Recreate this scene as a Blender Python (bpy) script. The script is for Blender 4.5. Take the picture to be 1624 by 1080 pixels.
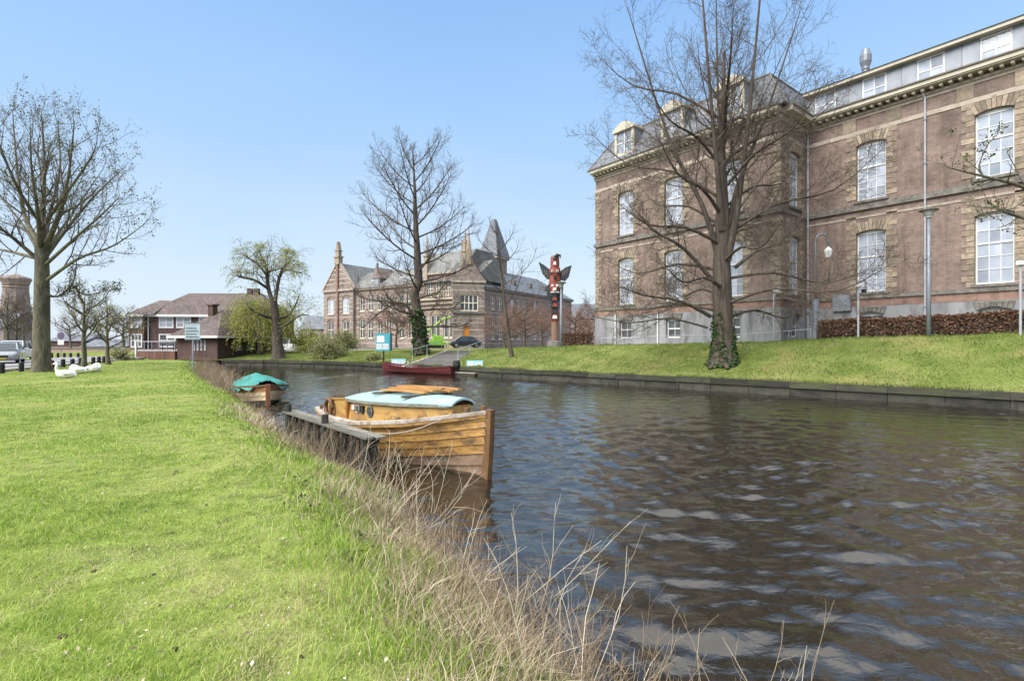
import bpy, math, random
import numpy as np
from mathutils import Vector, Matrix

R = math.radians
sc = bpy.context.scene
for o in list(bpy.data.objects):
    bpy.data.objects.remove(o)

# ------------------------------------------------------------------ camera
F, PX, PY, CZ = 812.0, 812.0, 543.0, 2.1       # focal length and horizon in photo pixels, eye height over the water
cd = bpy.data.cameras.new('camera')
cd.lens = 18.0; cd.sensor_width = 36.0; cd.shift_y = 3 / 1624; cd.clip_start = 0.05; cd.clip_end = 8000
cam = bpy.data.objects.new('camera', cd)
sc.collection.objects.link(cam)
cam.location = (0, 0, CZ); cam.rotation_euler = (R(90), 0, 0)
sc.camera = cam

# ------------------------------------------------------------------ sky and sun
SUN_DIR = Vector((-0.62, -0.55, 0.80)).normalized()
elev = math.asin(SUN_DIR.z); rot = math.atan2(SUN_DIR.x, SUN_DIR.y)
w = bpy.data.worlds.new('World'); sc.world = w; w.use_nodes = True
nt = w.node_tree; nt.nodes.clear()
out = nt.nodes.new('ShaderNodeOutputWorld'); bg = nt.nodes.new('ShaderNodeBackground')
sky = nt.nodes.new('ShaderNodeTexSky'); sky.sky_type = 'NISHITA'; sky.sun_disc = False
sky.sun_elevation = elev; sky.sun_rotation = rot
sky.air_density = 1.0; sky.dust_density = 1.0; sky.ozone_density = 1.3; sky.altitude = 0
# thin high cloud veil: spreads a pale layer over the blue, thicker towards the horizon as seen through more air
tc = nt.nodes.new('ShaderNodeTexCoord'); sp = nt.nodes.new('ShaderNodeSeparateXYZ')
nt.links.new(tc.outputs['Generated'], sp.inputs[0])
mr = nt.nodes.new('ShaderNodeMapRange'); mr.inputs[1].default_value = 0.35; mr.inputs[2].default_value = 0.95
mr.inputs[3].default_value = 0.90; mr.inputs[4].default_value = 0.0; mr.interpolation_type = 'SMOOTHSTEP'
nt.links.new(sp.outputs[2], mr.inputs[0])
vr = nt.nodes.new('ShaderNodeValToRGB'); ve = vr.color_ramp.elements      # veil colour: whitish low down, bluer overhead
for q in range(2): ve.new(.5)
for e_, (p_, c_) in zip(ve, ((0.0, (.765, .845, .94)), (.16, (.61, .775, .965)), (.34, (.43, .665, .98)), (.62, (.265, .535, .98)))): e_.position = p_; e_.color = (*c_, 1)
mp = nt.nodes.new('ShaderNodeMapping'); mp.inputs['Scale'].default_value = (1, 1, 2.6)
nz = nt.nodes.new('ShaderNodeTexNoise'); nz.inputs['Scale'].default_value = 1.7; nz.inputs['Detail'].default_value = 6; nz.inputs['Roughness'].default_value = .55
nt.links.new(tc.outputs['Generated'], mp.inputs[0]); nt.links.new(mp.outputs[0], nz.inputs['Vector'])
mr2 = nt.nodes.new('ShaderNodeMapRange'); mr2.inputs[1].default_value = .3; mr2.inputs[2].default_value = .7
mr2.inputs[3].default_value = .035; mr2.inputs[4].default_value = -.05
nt.links.new(nz.outputs['Fac'], mr2.inputs[0])
mu = nt.nodes.new('ShaderNodeMath'); mu.operation = 'ADD'; mu.use_clamp = True
nt.links.new(sp.outputs[2], mu.inputs[0]); nt.links.new(mr2.outputs[0], mu.inputs[1]); nt.links.new(mu.outputs[0], vr.inputs[0])
vs = nt.nodes.new('ShaderNodeVectorMath'); vs.operation = 'SCALE'; vs.inputs['Scale'].default_value = 3.3; nt.links.new(vr.outputs[0], vs.inputs[0])
mx = nt.nodes.new('ShaderNodeMix'); mx.data_type = 'RGBA'; mx.clamp_factor = True
nt.links.new(mr.outputs[0], mx.inputs['Factor']); nt.links.new(sky.outputs[0], mx.inputs[6]); nt.links.new(vs.outputs[0], mx.inputs[7])
# broken pale cloud high overhead, all round (unseen layer added for soft fill light and silvery water glints)
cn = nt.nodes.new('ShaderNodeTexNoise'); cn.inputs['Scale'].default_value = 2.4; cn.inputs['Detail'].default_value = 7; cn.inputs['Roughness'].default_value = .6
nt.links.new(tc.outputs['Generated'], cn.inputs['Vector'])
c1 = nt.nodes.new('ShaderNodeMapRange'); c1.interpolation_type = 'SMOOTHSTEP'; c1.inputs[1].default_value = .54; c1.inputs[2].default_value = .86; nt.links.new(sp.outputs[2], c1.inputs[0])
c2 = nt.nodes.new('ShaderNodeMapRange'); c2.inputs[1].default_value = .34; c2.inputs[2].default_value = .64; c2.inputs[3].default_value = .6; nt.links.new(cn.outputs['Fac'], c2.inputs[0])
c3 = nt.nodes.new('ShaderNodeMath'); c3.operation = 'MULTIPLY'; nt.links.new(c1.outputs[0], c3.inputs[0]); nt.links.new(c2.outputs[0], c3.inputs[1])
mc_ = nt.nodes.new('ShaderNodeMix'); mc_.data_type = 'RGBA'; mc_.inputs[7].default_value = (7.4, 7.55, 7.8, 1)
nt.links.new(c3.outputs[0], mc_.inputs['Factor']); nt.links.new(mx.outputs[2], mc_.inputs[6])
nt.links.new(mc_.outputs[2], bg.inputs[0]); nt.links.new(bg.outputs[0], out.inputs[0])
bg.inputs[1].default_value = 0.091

sd = bpy.data.lights.new('sun', 'SUN'); sd.energy = 2.05; sd.angle = R(48); sd.color = (1.0, .965, .91)
sun = bpy.data.objects.new('sun', sd); sc.collection.objects.link(sun)
sun.rotation_euler = SUN_DIR.to_track_quat('Z', 'Y').to_euler()

sc.view_settings.view_transform = 'Standard'; sc.view_settings.look = 'None'
sc.view_settings.exposure = 1.75; sc.view_settings.gamma = 1.0; sc.view_settings.use_curve_mapping = False

# ------------------------------------------------------------------ helpers
def at(px, py, D):
    """photo pixel at depth D (metres along the view axis) -> world point"""
    return Vector(((px - PX) / F * D, D, CZ + (PY - py) / F * D))
def tag(o, label=None, cat=None, group=None, kind=None):
    if label: o['label'] = label
    if cat: o['category'] = cat
    if group: o['group'] = group
    if kind: o['kind'] = kind
    return o
def link(o, parent=None, loc=(0, 0, 0), rz=0.0, scale=None):
    sc.collection.objects.link(o); o.location = loc; o.rotation_euler = (0, 0, rz)
    if scale: o.scale = scale
    if parent: o.parent = parent
    return o
def thing(name, label, cat, loc=(0, 0, 0), rz=0.0, group=None):
    return tag(link(bpy.data.objects.new(name, None), None, loc, rz), label, cat, group)
def inst(name, mesh, parent, loc=(0, 0, 0), rz=0.0, scale=None):
    return link(bpy.data.objects.new(name, mesh), parent, loc, rz, scale)
def copy_tree(o, parent=None):
    c = o.copy(); sc.collection.objects.link(c); c.parent = parent
    for ch in list(o.children): copy_tree(ch, c)
    return c

class MB:
    def __init__(s): s.v = []; s.f = []
    def face(s, pts):
        b = len(s.v); s.v += [tuple(p) for p in pts]; s.f.append(tuple(range(b, b + len(pts)))); return s
    def box(s, x0, y0, z0, x1, y1, z1):
        b = len(s.v)
        s.v += [(x0,y0,z0),(x1,y0,z0),(x1,y1,z0),(x0,y1,z0),(x0,y0,z1),(x1,y0,z1),(x1,y1,z1),(x0,y1,z1)]
        s.f += [(b+3,b+2,b+1,b),(b+4,b+5,b+6,b+7),(b,b+1,b+5,b+4),(b+1,b+2,b+6,b+5),(b+2,b+3,b+7,b+6),(b+3,b,b+4,b+7)]
        return s
    def prism(s, poly, fn, lo, hi):
        """poly: 2-D points; fn(a, b, c) -> xyz; extruded over c from lo to hi"""
        b = len(s.v); n = len(poly)
        s.v += [tuple(fn(p[0], p[1], lo)) for p in poly] + [tuple(fn(p[0], p[1], hi)) for p in poly]
        s.f += [tuple(range(b, b + n))[::-1], tuple(range(b + n, b + 2 * n))]
        for i in range(n):
            j = (i + 1) % n; s.f.append((b+i, b+j, b+n+j, b+n+i))
        return s
    def tube(s, pts, rad, k=8, cap=True):
        pts = [Vector(p) for p in pts]; n = len(pts); b = len(s.v)
        if not hasattr(rad, '__len__'): rad = [rad] * n
        for i, p in enumerate(pts):
            t = (pts[min(i+1, n-1)] - pts[max(i-1, 0)]).normalized()
            a = t.cross(Vector((0, 0, 1)) if abs(t.z) < .9 else Vector((0, 1, 0))).normalized(); c = t.cross(a)
            for j in range(k):
                th = 2 * math.pi * j / k
                s.v.append(tuple(p + rad[i] * (a * math.cos(th) + c * math.sin(th))))
        for i in range(n - 1):
            for j in range(k):
                q = (j + 1) % k
                s.f.append((b+i*k+j, b+i*k+q, b+(i+1)*k+q, b+(i+1)*k+j))
        if cap:
            s.f.append(tuple(b + j for j in range(k))[::-1]); s.f.append(tuple(b + (n-1)*k + j for j in range(k)))
        return s
    def lathe(s, prof, c=(0, 0, 0), k=12):
        return s.tube([(c[0], c[1], c[2] + z) for r, z in prof], [max(r, 1e-4) for r, z in prof], k) if False else s._lathe(prof, c, k)
    def _lathe(s, prof, c, k):
        b = len(s.v); n = len(prof)
        for r, z in prof:
            for j in range(k):
                th = 2 * math.pi * j / k
                s.v.append((c[0] + r * math.cos(th), c[1] + r * math.sin(th), c[2] + z))
        for i in range(n - 1):
            for j in range(k):
                q = (j + 1) % k
                s.f.append((b+i*k+j, b+i*k+q, b+(i+1)*k+q, b+(i+1)*k+j))
        s.f.append(tuple(b + j for j in range(k))[::-1]); s.f.append(tuple(b + (n-1)*k + j for j in range(k)))
        return s
    def loft(s, secs, close=True, cap=True):
        b = len(s.v); n = len(secs); k = len(secs[0])
        for q in secs: s.v += [tuple(p) for p in q]
        for i in range(n - 1):
            for j in range(k if close else k - 1):
                q = (j + 1) % k
                s.f.append((b+i*k+j, b+i*k+q, b+(i+1)*k+q, b+(i+1)*k+j))
        if cap and close:
            s.f.append(tuple(b + j for j in range(k))[::-1]); s.f.append(tuple(b + (n-1)*k + j for j in range(k)))
        return s
    def mesh(s, name, m, smooth=False):
        me = bpy.data.meshes.new(name); me.from_pydata(s.v, [], s.f); me.update()
        if m: me.materials.append(m)
        if smooth: me.shade_smooth()
        return me
    def build(s, name, m, parent=None, loc=(0, 0, 0), rz=0.0, smooth=False, fix=False, bevel=0):
        me = s.mesh(name, m, smooth)
        if fix:
            import bmesh
            bm = bmesh.new(); bm.from_mesh(me); bmesh.ops.recalc_face_normals(bm, faces=bm.faces); bm.to_mesh(me); bm.free()
        o = inst(name, me, parent, loc, rz)
        if bevel:
            mo = o.modifiers.new('edge', 'BEVEL'); mo.width = bevel; mo.segments = 2; mo.limit_method = 'ANGLE'
        return o

def np_mesh(name, verts, quads=None, tris=None, m=None, smooth=False, attr=None):
    """fast mesh from numpy arrays"""
    me = bpy.data.meshes.new(name)
    verts = np.asarray(verts, np.float32).reshape(-1, 3)
    nq = 0 if quads is None else len(quads); ntr = 0 if tris is None else len(tris)
    me.vertices.add(len(verts)); me.vertices.foreach_set('co', verts.ravel())
    me.loops.add(nq * 4 + ntr * 3); me.polygons.add(nq + ntr)
    idx = []; st = []
    if nq: idx.append(np.asarray(quads, np.int32).ravel()); st.append(np.arange(nq) * 4)
    if ntr: idx.append(np.asarray(tris, np.int32).ravel()); st.append(nq * 4 + np.arange(ntr) * 3)
    me.loops.foreach_set('vertex_index', np.concatenate(idx).astype(np.int32))
    me.polygons.foreach_set('loop_start', np.concatenate(st).astype(np.int32))
    if attr is not None:
        a = me.attributes.new('rnd', 'FLOAT', 'POINT'); a.data.foreach_set('value', np.asarray(attr, np.float32))
    me.update(calc_edges=True)
    if smooth: me.polygons.foreach_set('use_smooth', np.ones(nq + ntr, bool))
    if m: me.materials.append(m)
    return me

# ------------------------------------------------------------------ materials
def new_mat(name):
    m = bpy.data.materials.new(name); m.use_nodes = True
    return m, m.node_tree, m.node_tree.nodes['Principled BSDF']
def N(nt, t, **kw):
    n = nt.nodes.new(t)
    for k, v in kw.items():
        if k in n.inputs: n.inputs[k].default_value = v
        else: setattr(n, k, v)
    return n
def ramp(nt, src, stops, interp='LINEAR'):
    r = nt.nodes.new('ShaderNodeValToRGB'); e = r.color_ramp.elements; r.color_ramp.interpolation = interp
    while len(e) < len(stops): e.new(.5)
    for q, (p, c) in zip(e, stops): q.position = p; q.color = (*c, 1)
    nt.links.new(src, r.inputs[0]); return r
def scl(c, k): return tuple(min(1, v * k) for v in c)

def M(name, c1, c2=None, scale=6., rough=.7, bump=0., bscale=None, det=5., spec=.35, metal=0., rnd=0., stretch=(1, 1, 1), coat=0., lo=.35, hi=.65, wear=None, wscale=2., wlo=.55, whi=.7, attr=False, sub=0., world=False):
    m, nt, b = new_mat(name); L = nt.links.new
    b.inputs['Roughness'].default_value = rough; b.inputs['Metallic'].default_value = metal
    b.inputs['Specular IOR Level'].default_value = spec; b.inputs['Coat Weight'].default_value = coat
    c2 = c2 or scl(c1, .72)
    if attr:
        at_ = N(nt, 'ShaderNodeAttribute', attribute_name='rnd')
        stops = attr if isinstance(attr, list) else [(0, c1), (1, c2)]
        r = ramp(nt, at_.outputs['Fac'], stops); L(r.outputs[0], b.inputs['Base Color'])
        if sub:   # leaves let some light through
            tr = N(nt, 'ShaderNodeBsdfTranslucent'); L(r.outputs[0], tr.inputs[0])
            ms = N(nt, 'ShaderNodeMixShader', Fac=sub); L(b.outputs[0], ms.inputs[1]); L(tr.outputs[0], ms.inputs[2])
            L(ms.outputs[0], nt.nodes['Material Output'].inputs[0])
        return m
    tc = N(nt, 'ShaderNodeTexCoord'); mp = N(nt, 'ShaderNodeMapping', Scale=stretch)
    if world:
        gp = N(nt, 'ShaderNodeNewGeometry'); src = gp.outputs['Position']
    else: src = tc.outputs['Object']
    if rnd:
        oi = N(nt, 'ShaderNodeObjectInfo'); va = N(nt, 'ShaderNodeVectorMath', operation='MULTIPLY_ADD')
        va.inputs[1].default_value = (37, 53, 71); L(oi.outputs['Random'], va.inputs[0]); L(src, va.inputs[2]); src = va.outputs[0]
    L(src, mp.inputs[0])
    nz = N(nt, 'ShaderNodeTexNoise', Scale=scale, Detail=det, Roughness=.6); L(mp.outputs[0], nz.inputs['Vector'])
    col = ramp(nt, nz.outputs['Fac'], [(lo, c1), (hi, c2)]).outputs[0]
    if wear:
        nw = N(nt, 'ShaderNodeTexNoise', Scale=wscale, Detail=6., Roughness=.68); L(mp.outputs[0], nw.inputs['Vector'])
        rw = ramp(nt, nw.outputs['Fac'], [(wlo, (0, 0, 0)), (whi, (1, 1, 1))])
        mxw = N(nt, 'ShaderNodeMix', data_type='RGBA'); L(rw.outputs[0], mxw.inputs['Factor']); L(col, mxw.inputs[6])
        mxw.inputs[7].default_value = (*wear, 1); col = mxw.outputs[2]
    if rnd:
        mr = N(nt, 'ShaderNodeMapRange'); mr.inputs[3].default_value = 1 - rnd; mr.inputs[4].default_value = 1 + rnd
        L(oi.outputs['Random'], mr.inputs[0]); hs = N(nt, 'ShaderNodeHueSaturation'); L(mr.outputs[0], hs.inputs['Value']); L(col, hs.inputs['Color']); col = hs.outputs[0]
    L(col, b.inputs['Base Color'])
    if bump:
        nb = N(nt, 'ShaderNodeTexNoise', Scale=bscale or scale * 4, Detail=5.); L(mp.outputs[0], nb.inputs['Vector'])
        bp = N(nt, 'ShaderNodeBump', Strength=bump, Distance=.05); L(nb.outputs['Fac'], bp.inputs['Height']); L(bp.outputs[0], b.inputs['Normal'])
    return m

def brick_mat(name, c1, c2, mortar, bw=.22, bh=.065, stain=.75):
    m, nt, b = new_mat(name); L = nt.links.new
    b.inputs['Roughness'].default_value = .85; b.inputs['Specular IOR Level'].default_value = .2
    tc = N(nt, 'ShaderNodeTexCoord'); s = N(nt, 'ShaderNodeSeparateXYZ'); L(tc.outputs['Object'], s.inputs[0])
    ad = N(nt, 'ShaderNodeMath', operation='ADD'); L(s.outputs[0], ad.inputs[0]); L(s.outputs[1], ad.inputs[1])
    cb = N(nt, 'ShaderNodeCombineXYZ'); L(ad.outputs[0], cb.inputs[0]); L(s.outputs[2], cb.inputs[1])
    br = N(nt, 'ShaderNodeTexBrick', Scale=1.0); br.inputs['Brick Width'].default_value = bw; br.inputs['Row Height'].default_value = bh
    br.inputs['Mortar Size'].default_value = .006; br.inputs['Color1'].default_value = (*c1, 1); br.inputs['Color2'].default_value = (*c2, 1); br.inputs['Mortar'].default_value = (*mortar, 1)
    L(cb.outputs[0], br.inputs['Vector'])
    n1 = N(nt, 'ShaderNodeTexNoise', Scale=.55, Detail=7., Roughness=.65); L(tc.outputs['Object'], n1.inputs['Vector'])
    r1 = ramp(nt, n1.outputs['Fac'], [(.3, (1 - stain * .6,) * 3), (.5, (1, 1, 1)), (.72, (1.0 + .25 * stain, 1.0 + .22 * stain, 1.0 + .2 * stain))])
    mm = N(nt, 'ShaderNodeMix', data_type='RGBA', blend_type='MULTIPLY'); mm.inputs['Factor'].default_value = 1
    L(br.outputs['Color'], mm.inputs[6]); L(r1.outputs[0], mm.inputs[7])
    n2 = N(nt, 'ShaderNodeTexNoise', Scale=2.6, Detail=6., Roughness=.7); L(cb.outputs[0], n2.inputs['Vector'])
    r2 = ramp(nt, n2.outputs['Fac'], [(.35, (.82, .8, .78)), (.65, (1.12, 1.1, 1.08))])
    m2 = N(nt, 'ShaderNodeMix', data_type='RGBA', blend_type='MULTIPLY'); m2.inputs['Factor'].default_value = 1
    L(mm.outputs[2], m2.inputs[6]); L(r2.outputs[0], m2.inputs[7])
    mp3 = N(nt, 'ShaderNodeMapping', Scale=(1.6, .16, 1)); L(cb.outputs[0], mp3.inputs[0])      # rain streaks
    n3 = N(nt, 'ShaderNodeTexNoise', Scale=1.5, Detail=6., Roughness=.7); L(mp3.outputs[0], n3.inputs['Vector'])
    r3 = ramp(nt, n3.outputs['Fac'], [(.36, (.66, .65, .64)), (.52, (1, 1, 1)), (.70, (1.1, 1.09, 1.08))])
    m3 = N(nt, 'ShaderNodeMix', data_type='RGBA', blend_type='MULTIPLY'); m3.inputs['Factor'].default_value = stain
    L(m2.outputs[2], m3.inputs[6]); L(r3.outputs[0], m3.inputs[7]); L(m3.outputs[2], b.inputs['Base Color'])
    bp = N(nt, 'ShaderNodeBump', Strength=.4, Distance=.01, invert=True); L(br.outputs['Fac'], bp.inputs['Height']); L(bp.outputs[0], b.inputs['Normal'])
    return m

def slate_mat(name, c1, c2, rw=.3, rh=.18):
    m = brick_mat(name, c1, c2, scl(c1, .5), rw, rh, .6)
    m.node_tree.nodes['Principled BSDF'].inputs['Roughness'].default_value = .6
    return m

K = {}
K['brick'] = brick_mat('dark_red_brick', (.172, .124, .104), (.228, .168, .145), (.26, .22, .192))
K['brick_red'] = brick_mat('plinth_brick', (.225, .13, .10), (.27, .17, .135), (.28, .235, .2))
K['brick_m'] = brick_mat('museum_brick', (.205, .16, .138), (.265, .21, .182), (.30, .27, .245))
K['brick_h'] = brick_mat('house_brick', (.082, .048, .042), (.11, .065, .056), (.11, .09, .082))
K['stone'] = M('sandstone', (.30, .24, .17), (.18, .145, .11), scale=5, rough=.85, bump=.3, rnd=.3)
K['stone_pale'] = M('pale_stone', (.40, .345, .28), (.29, .24, .19), scale=3, rough=.85, bump=.15, rnd=.12)
K['string'] = M('weathered_string_course', (.09, .085, .075), (.20, .18, .15), scale=4, rough=.9, bump=.2)
K['plaster'] = M('grey_plaster', (.19, .19, .192), (.27, .27, .268), scale=1.2, rough=.85, bump=.08, stretch=(1, 1, .25), wear=(.11, .11, .108), wscale=1.6, wlo=.5, whi=.68)
K['cornice'] = M('cream_cornice_paint', (.50, .45, .35), (.40, .36, .28), scale=3, rough=.6)
K['white'] = M('white_paint', (.64, .635, .61), (.56, .555, .53), scale=4, rough=.5)
K['cream'] = M('cream_frame_paint', (.70, .64, .50), (.62, .56, .44), scale=4, rough=.5)
K['pane'] = M('window_pane_with_blind', (.36, .39, .44), (.27, .30, .35), scale=1.2, rough=.1, spec=.5, rnd=.24)
K['pane_dark'] = M('dark_window_pane', (.045, .05, .055), (.10, .11, .115), scale=1.0, rough=.08, spec=.6, rnd=.35)
K['panel'] = M('zinc_cladding', (.17, .185, .205), (.235, .25, .27), scale=2.0, rough=.42, metal=.25, stretch=(1, 1, .5), rnd=.1)
K['slate'] = slate_mat('slate_roof', (.13, .145, .165), (.175, .185, .205))
K['slate_m'] = slate_mat('museum_slate', (.155, .16, .155), (.20, .2, .19))
K['tile'] = slate_mat('brown_roof_tile', (.095, .074, .066), (.135, .105, .094), .25, .28)
K['lead'] = M('roof_edge', (.10, .09, .08), (.16, .14, .12), scale=3, rough=.6)
K['steel'] = M('galvanised_steel', (.22, .24, .27), (.17, .185, .21), scale=4, rough=.5, metal=.2)
K['pipe'] = M('pale_downpipe_paint', (.30, .31, .335), (.36, .37, .39), scale=4, rough=.5)
K['black'] = M('black_paint', (.012, .012, .013), (.02, .02, .02), scale=5, rough=.5)
K['bark'] = M('bark', (.10, .078, .058), (.042, .034, .027), scale=7, rough=.95, bump=.9, bscale=9, stretch=(1, 1, .16), wear=(.13, .10, .075), wscale=5)
K['bark_green'] = M('mossy_bark', (.15, .135, .09), (.06, .052, .036), scale=5, rough=.95, bump=1.0, bscale=12, stretch=(1, 1, .35), wear=(.10, .11, .05), wscale=3)
K['twig'] = M('twig_bark', (.125, .098, .074), (.07, .055, .042), scale=2, rough=.95)
K['twig_pink'] = M('pinkish_twig_bark', (.25, .15, .11), (.17, .10, .075), scale=2, rough=.95)
K['twig_dark'] = M('dark_twig_bark', (.115, .10, .072), (.065, .057, .042), scale=2, rough=.95)
K['bud'] = M('opening_buds', (0, 0, 0), attr=[(0, (.075, .075, .045)), (.7, (.12, .125, .06)), (1, (.2, .2, .09))], sub=.35)
K['willow'] = M('willow_leaf', (0, 0, 0), attr=[(0, (.24, .26, .05)), (.6, (.38, .39, .09)), (1, (.52, .50, .16))], sub=.4)
K['shrub'] = M('shrub_leaf', (0, 0, 0), attr=[(0, (.15, .17, .06)), (.6, (.27, .28, .11)), (1, (.40, .38, .18))], sub=.35)
K['ivy'] = M('ivy_leaf', (0, 0, 0), attr=[(0, (.012, .03, .008)), (.7, (.035, .085, .018)), (1, (.09, .17, .03))], sub=.15)
K['beech'] = M('dry_beech_leaf', (0, 0, 0), attr=[(0, (.085, .042, .027)), (.6, (.165, .09, .055)), (1, (.27, .17, .11))], sub=.25)
K['grass'] = M('grass_blade', (0, 0, 0), attr=[(0, (.14, .235, .03)), (.38, (.28, .40, .056)), (.72, (.43, .52, .12)), (.93, (.50, .48, .21)), (1, (.55, .48, .28))], sub=.4)
K['grass_bank'] = M('bank_grass_blade', (0, 0, 0), attr=[(0, (.085, .135, .022)), (.38, (.15, .205, .035)), (.72, (.245, .27, .078)), (.93, (.33, .30, .145)), (1, (.37, .31, .18))], sub=.35)
K['weed'] = M('bank_weed_leaf', (0, 0, 0), attr=[(0, (.055, .085, .025)), (.7, (.13, .17, .05)), (1, (.24, .25, .10))], sub=.3)
K['dry'] = M('dry_stalk', (0, 0, 0), attr=[(0, (.14, .092, .06)), (.4, (.27, .20, .13)), (.75, (.42, .335, .21)), (1, (.58, .51, .39))], sub=.1)
K['soil'] = M('soil', (.045, .032, .022), (.075, .055, .04), scale=9, rough=.95, bump=.6)
K['varnish'] = M('worn_varnished_wood', (.40, .225, .066), (.24, .125, .04), scale=2.2, rough=.45, spec=.4, stretch=(.55, 3.2, 3.2), rnd=.24, wear=(.10, .06, .034), wscale=2.1, wlo=.5, whi=.68, bump=.3)
K['varnish_in'] = M('red_brown_varnish', (.34, .12, .03), (.22, .075, .02), scale=3, rough=.4, stretch=(.6, 3, 3))
K['ply'] = M('yellow_varnished_ply', (.42, .26, .075), (.30, .165, .05), scale=2.5, rough=.42, stretch=(.6, 2, 2), wear=(.15, .08, .035), wscale=3, wlo=.47, whi=.68)
K['stemwood'] = M('dark_stem_wood', (.16, .085, .035), (.085, .048, .022), scale=5, rough=.6, stretch=(3, 3, .6), bump=.2)
K['palewood'] = M('bleached_bottom_plank', (.25, .165, .11), (.15, .095, .06), scale=3, rough=.8, stretch=(.5, 3, 3), wear=(.07, .065, .04), wlo=.46, whi=.64)
K['roofpaint'] = M('pale_aqua_deck_paint', (.24, .375, .385), (.30, .42, .43), scale=3, rough=.5, wear=(.20, .26, .24), wscale=3.2, wlo=.56, whi=.8)
K['deckpaint'] = M('flaking_white_deck_paint', (.46, .43, .38), (.32, .28, .235), scale=6, rough=.75, wear=(.19, .135, .09), wscale=4, wlo=.46, whi=.64)
K['greywood'] = M('weathered_grey_timber', (.21, .20, .165), (.12, .112, .09), scale=6, rough=.95, bump=.5, stretch=(.6, 5, 5), rnd=.25, wear=(.065, .075, .04), wscale=2)
K['postwood'] = M('wet_dark_post', (.05, .045, .036), (.03, .028, .022), scale=6, rough=.85, bump=.5, stretch=(4, 4, .5))
K['tarp'] = M('teal_tarpaulin', (.05, .25, .21), (.03, .17, .14), scale=2, rough=.5, bump=.35, bscale=5)
K['creamhull'] = M('cream_hull_plank', (.58, .46, .29), (.44, .33, .2), scale=3, rough=.6, stretch=(.5, 3, 3), rnd=.1)
K['redbrown'] = M('red_brown_hull_plank', (.26, .11, .05), (.18, .075, .035), scale=3, rough=.5, stretch=(.5, 3, 3), rnd=.1)
K['redboat'] = M('dark_red_boat_paint', (.125, .02, .022), (.085, .015, .017), scale=3, rough=.45, rnd=.1)
K['teal'] = M('teal_sign_paint', (.05, .30, .36), (.045, .26, .32), scale=2, rough=.45)
K['lightblue'] = M('light_blue_panel', (.23, .55, .66), (.3, .6, .7), scale=4, rough=.45)
K['quay'] = M('mossy_quay_timber', (.05, .047, .034), (.024, .025, .018), scale=3, rough=.9, bump=.5, stretch=(.5, 2, 2), rnd=.3, wear=(.05, .06, .022), wscale=1.2, wlo=.5)
K['quay2'] = M('wet_quay_slab', (.052, .048, .036), (.024, .024, .018), scale=2.5, rough=.85, bump=.4, rnd=.3, wear=(.05, .05, .035), wscale=1.6, wlo=.48)
K['asphalt'] = M('road_surface', (.20, .195, .19), (.26, .25, .245), scale=3, rough=.9, bump=.2, bscale=60, world=True)
K['paving'] = M('step_stone', (.165, .155, .145), (.115, .11, .10), scale=3, rough=.9, bump=.3, rnd=.15)
K['boards'] = M('brown_boards', (.15, .075, .05), (.10, .05, .036), scale=3, rough=.8, stretch=(3, 3, .5), rnd=.3)
K['swan'] = M('white_feathers', (.74, .73, .68), (.66, .65, .6), scale=6, rough=.8, bump=.1)
K['beak'] = M('orange_beak', (.6, .2, .03), rough=.5)
K['silver'] = M('silver_car_paint', (.36, .37, .38), (.34, .35, .36), rough=.25, metal=.5, coat=.5)
K['whitecar'] = M('white_car_paint', (.7, .7, .7), (.68, .68, .68), rough=.3, coat=.5)
K['blackcar'] = M('black_blue_car_paint', (.02, .023, .03), (.022, .025, .033), rough=.2, coat=.6)
K['carglass'] = M('car_glass', (.03, .035, .04), (.05, .06, .065), rough=.05, spec=.7)
K['tyre'] = M('tyre_rubber', (.015, .015, .015), (.022, .022, .022), rough=.9)
K['rim'] = M('alloy_rim', (.45, .45, .46), rough=.35, metal=.6)
K['lamp'] = M('headlamp', (.75, .77, .8), rough=.15, spec=.6)
K['tail'] = M('tail_lamp', (.4, .02, .015), rough=.2)
K['lime'] = M('lime_green_paint', (.27, .50, .06), (.24, .45, .06), rough=.4)
K['door_o'] = M('orange_wood_door', (.55, .22, .03), (.42, .16, .025), scale=3, rough=.5, stretch=(3, 3, .5))
K['totem_red'] = M('red_carved_wood', (.27, .065, .045), (.19, .05, .036), scale=4, rough=.7)
K['totem_black'] = M('black_carved_wood', (.02, .024, .026), (.035, .04, .042), scale=4, rough=.6)
K['totem_white'] = M('white_carved_wood', (.7, .66, .6), (.6, .55, .5), scale=4, rough=.7)
K['totem_wood'] = M('bare_cedar', (.24, .15, .10), (.17, .10, .07), scale=3, rough=.8, stretch=(3, 3, .5))
K['mill'] = brick_mat('mill_brick', (.20, .165, .135), (.25, .205, .17), (.25, .215, .19))
K['board_face'] = M('information_board_print', (.40, .50, .56), (.62, .68, .70), scale=5, rough=.4)
K['oar'] = M('oar_wood', (.42, .22, .07), (.28, .13, .045), scale=3, rough=.5, stretch=(.5, 4, 4), rnd=.25)
K['lead_white'] = M('flaky_white_frame', (.7, .68, .6), (.58, .55, .48), scale=3, rough=.6)

# ------------------------------------------------------------------ the setting: terrain and water
rng = np.random.default_rng(7)
K['lawn'] = M('lawn_turf', (.10, .13, .03), (.22, .27, .065), scale=5.2, rough=.95, bump=.6, bscale=40, spec=.1, world=True, wear=(.30, .28, .11), wscale=.35, wlo=.5, whi=.72, det=8)
K['bankturf'] = M('bank_turf', (.095, .13, .027), (.175, .20, .058), scale=.9, rough=.95, bump=.7, bscale=25, spec=.1, world=True, wear=(.24, .20, .085), wscale=.5, wlo=.5, whi=.75, det=8)
K['ground'] = M('town_paving', (.20, .17, .15), (.27, .24, .215), scale=.6, rough=.95, spec=.1, world=True)

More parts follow.
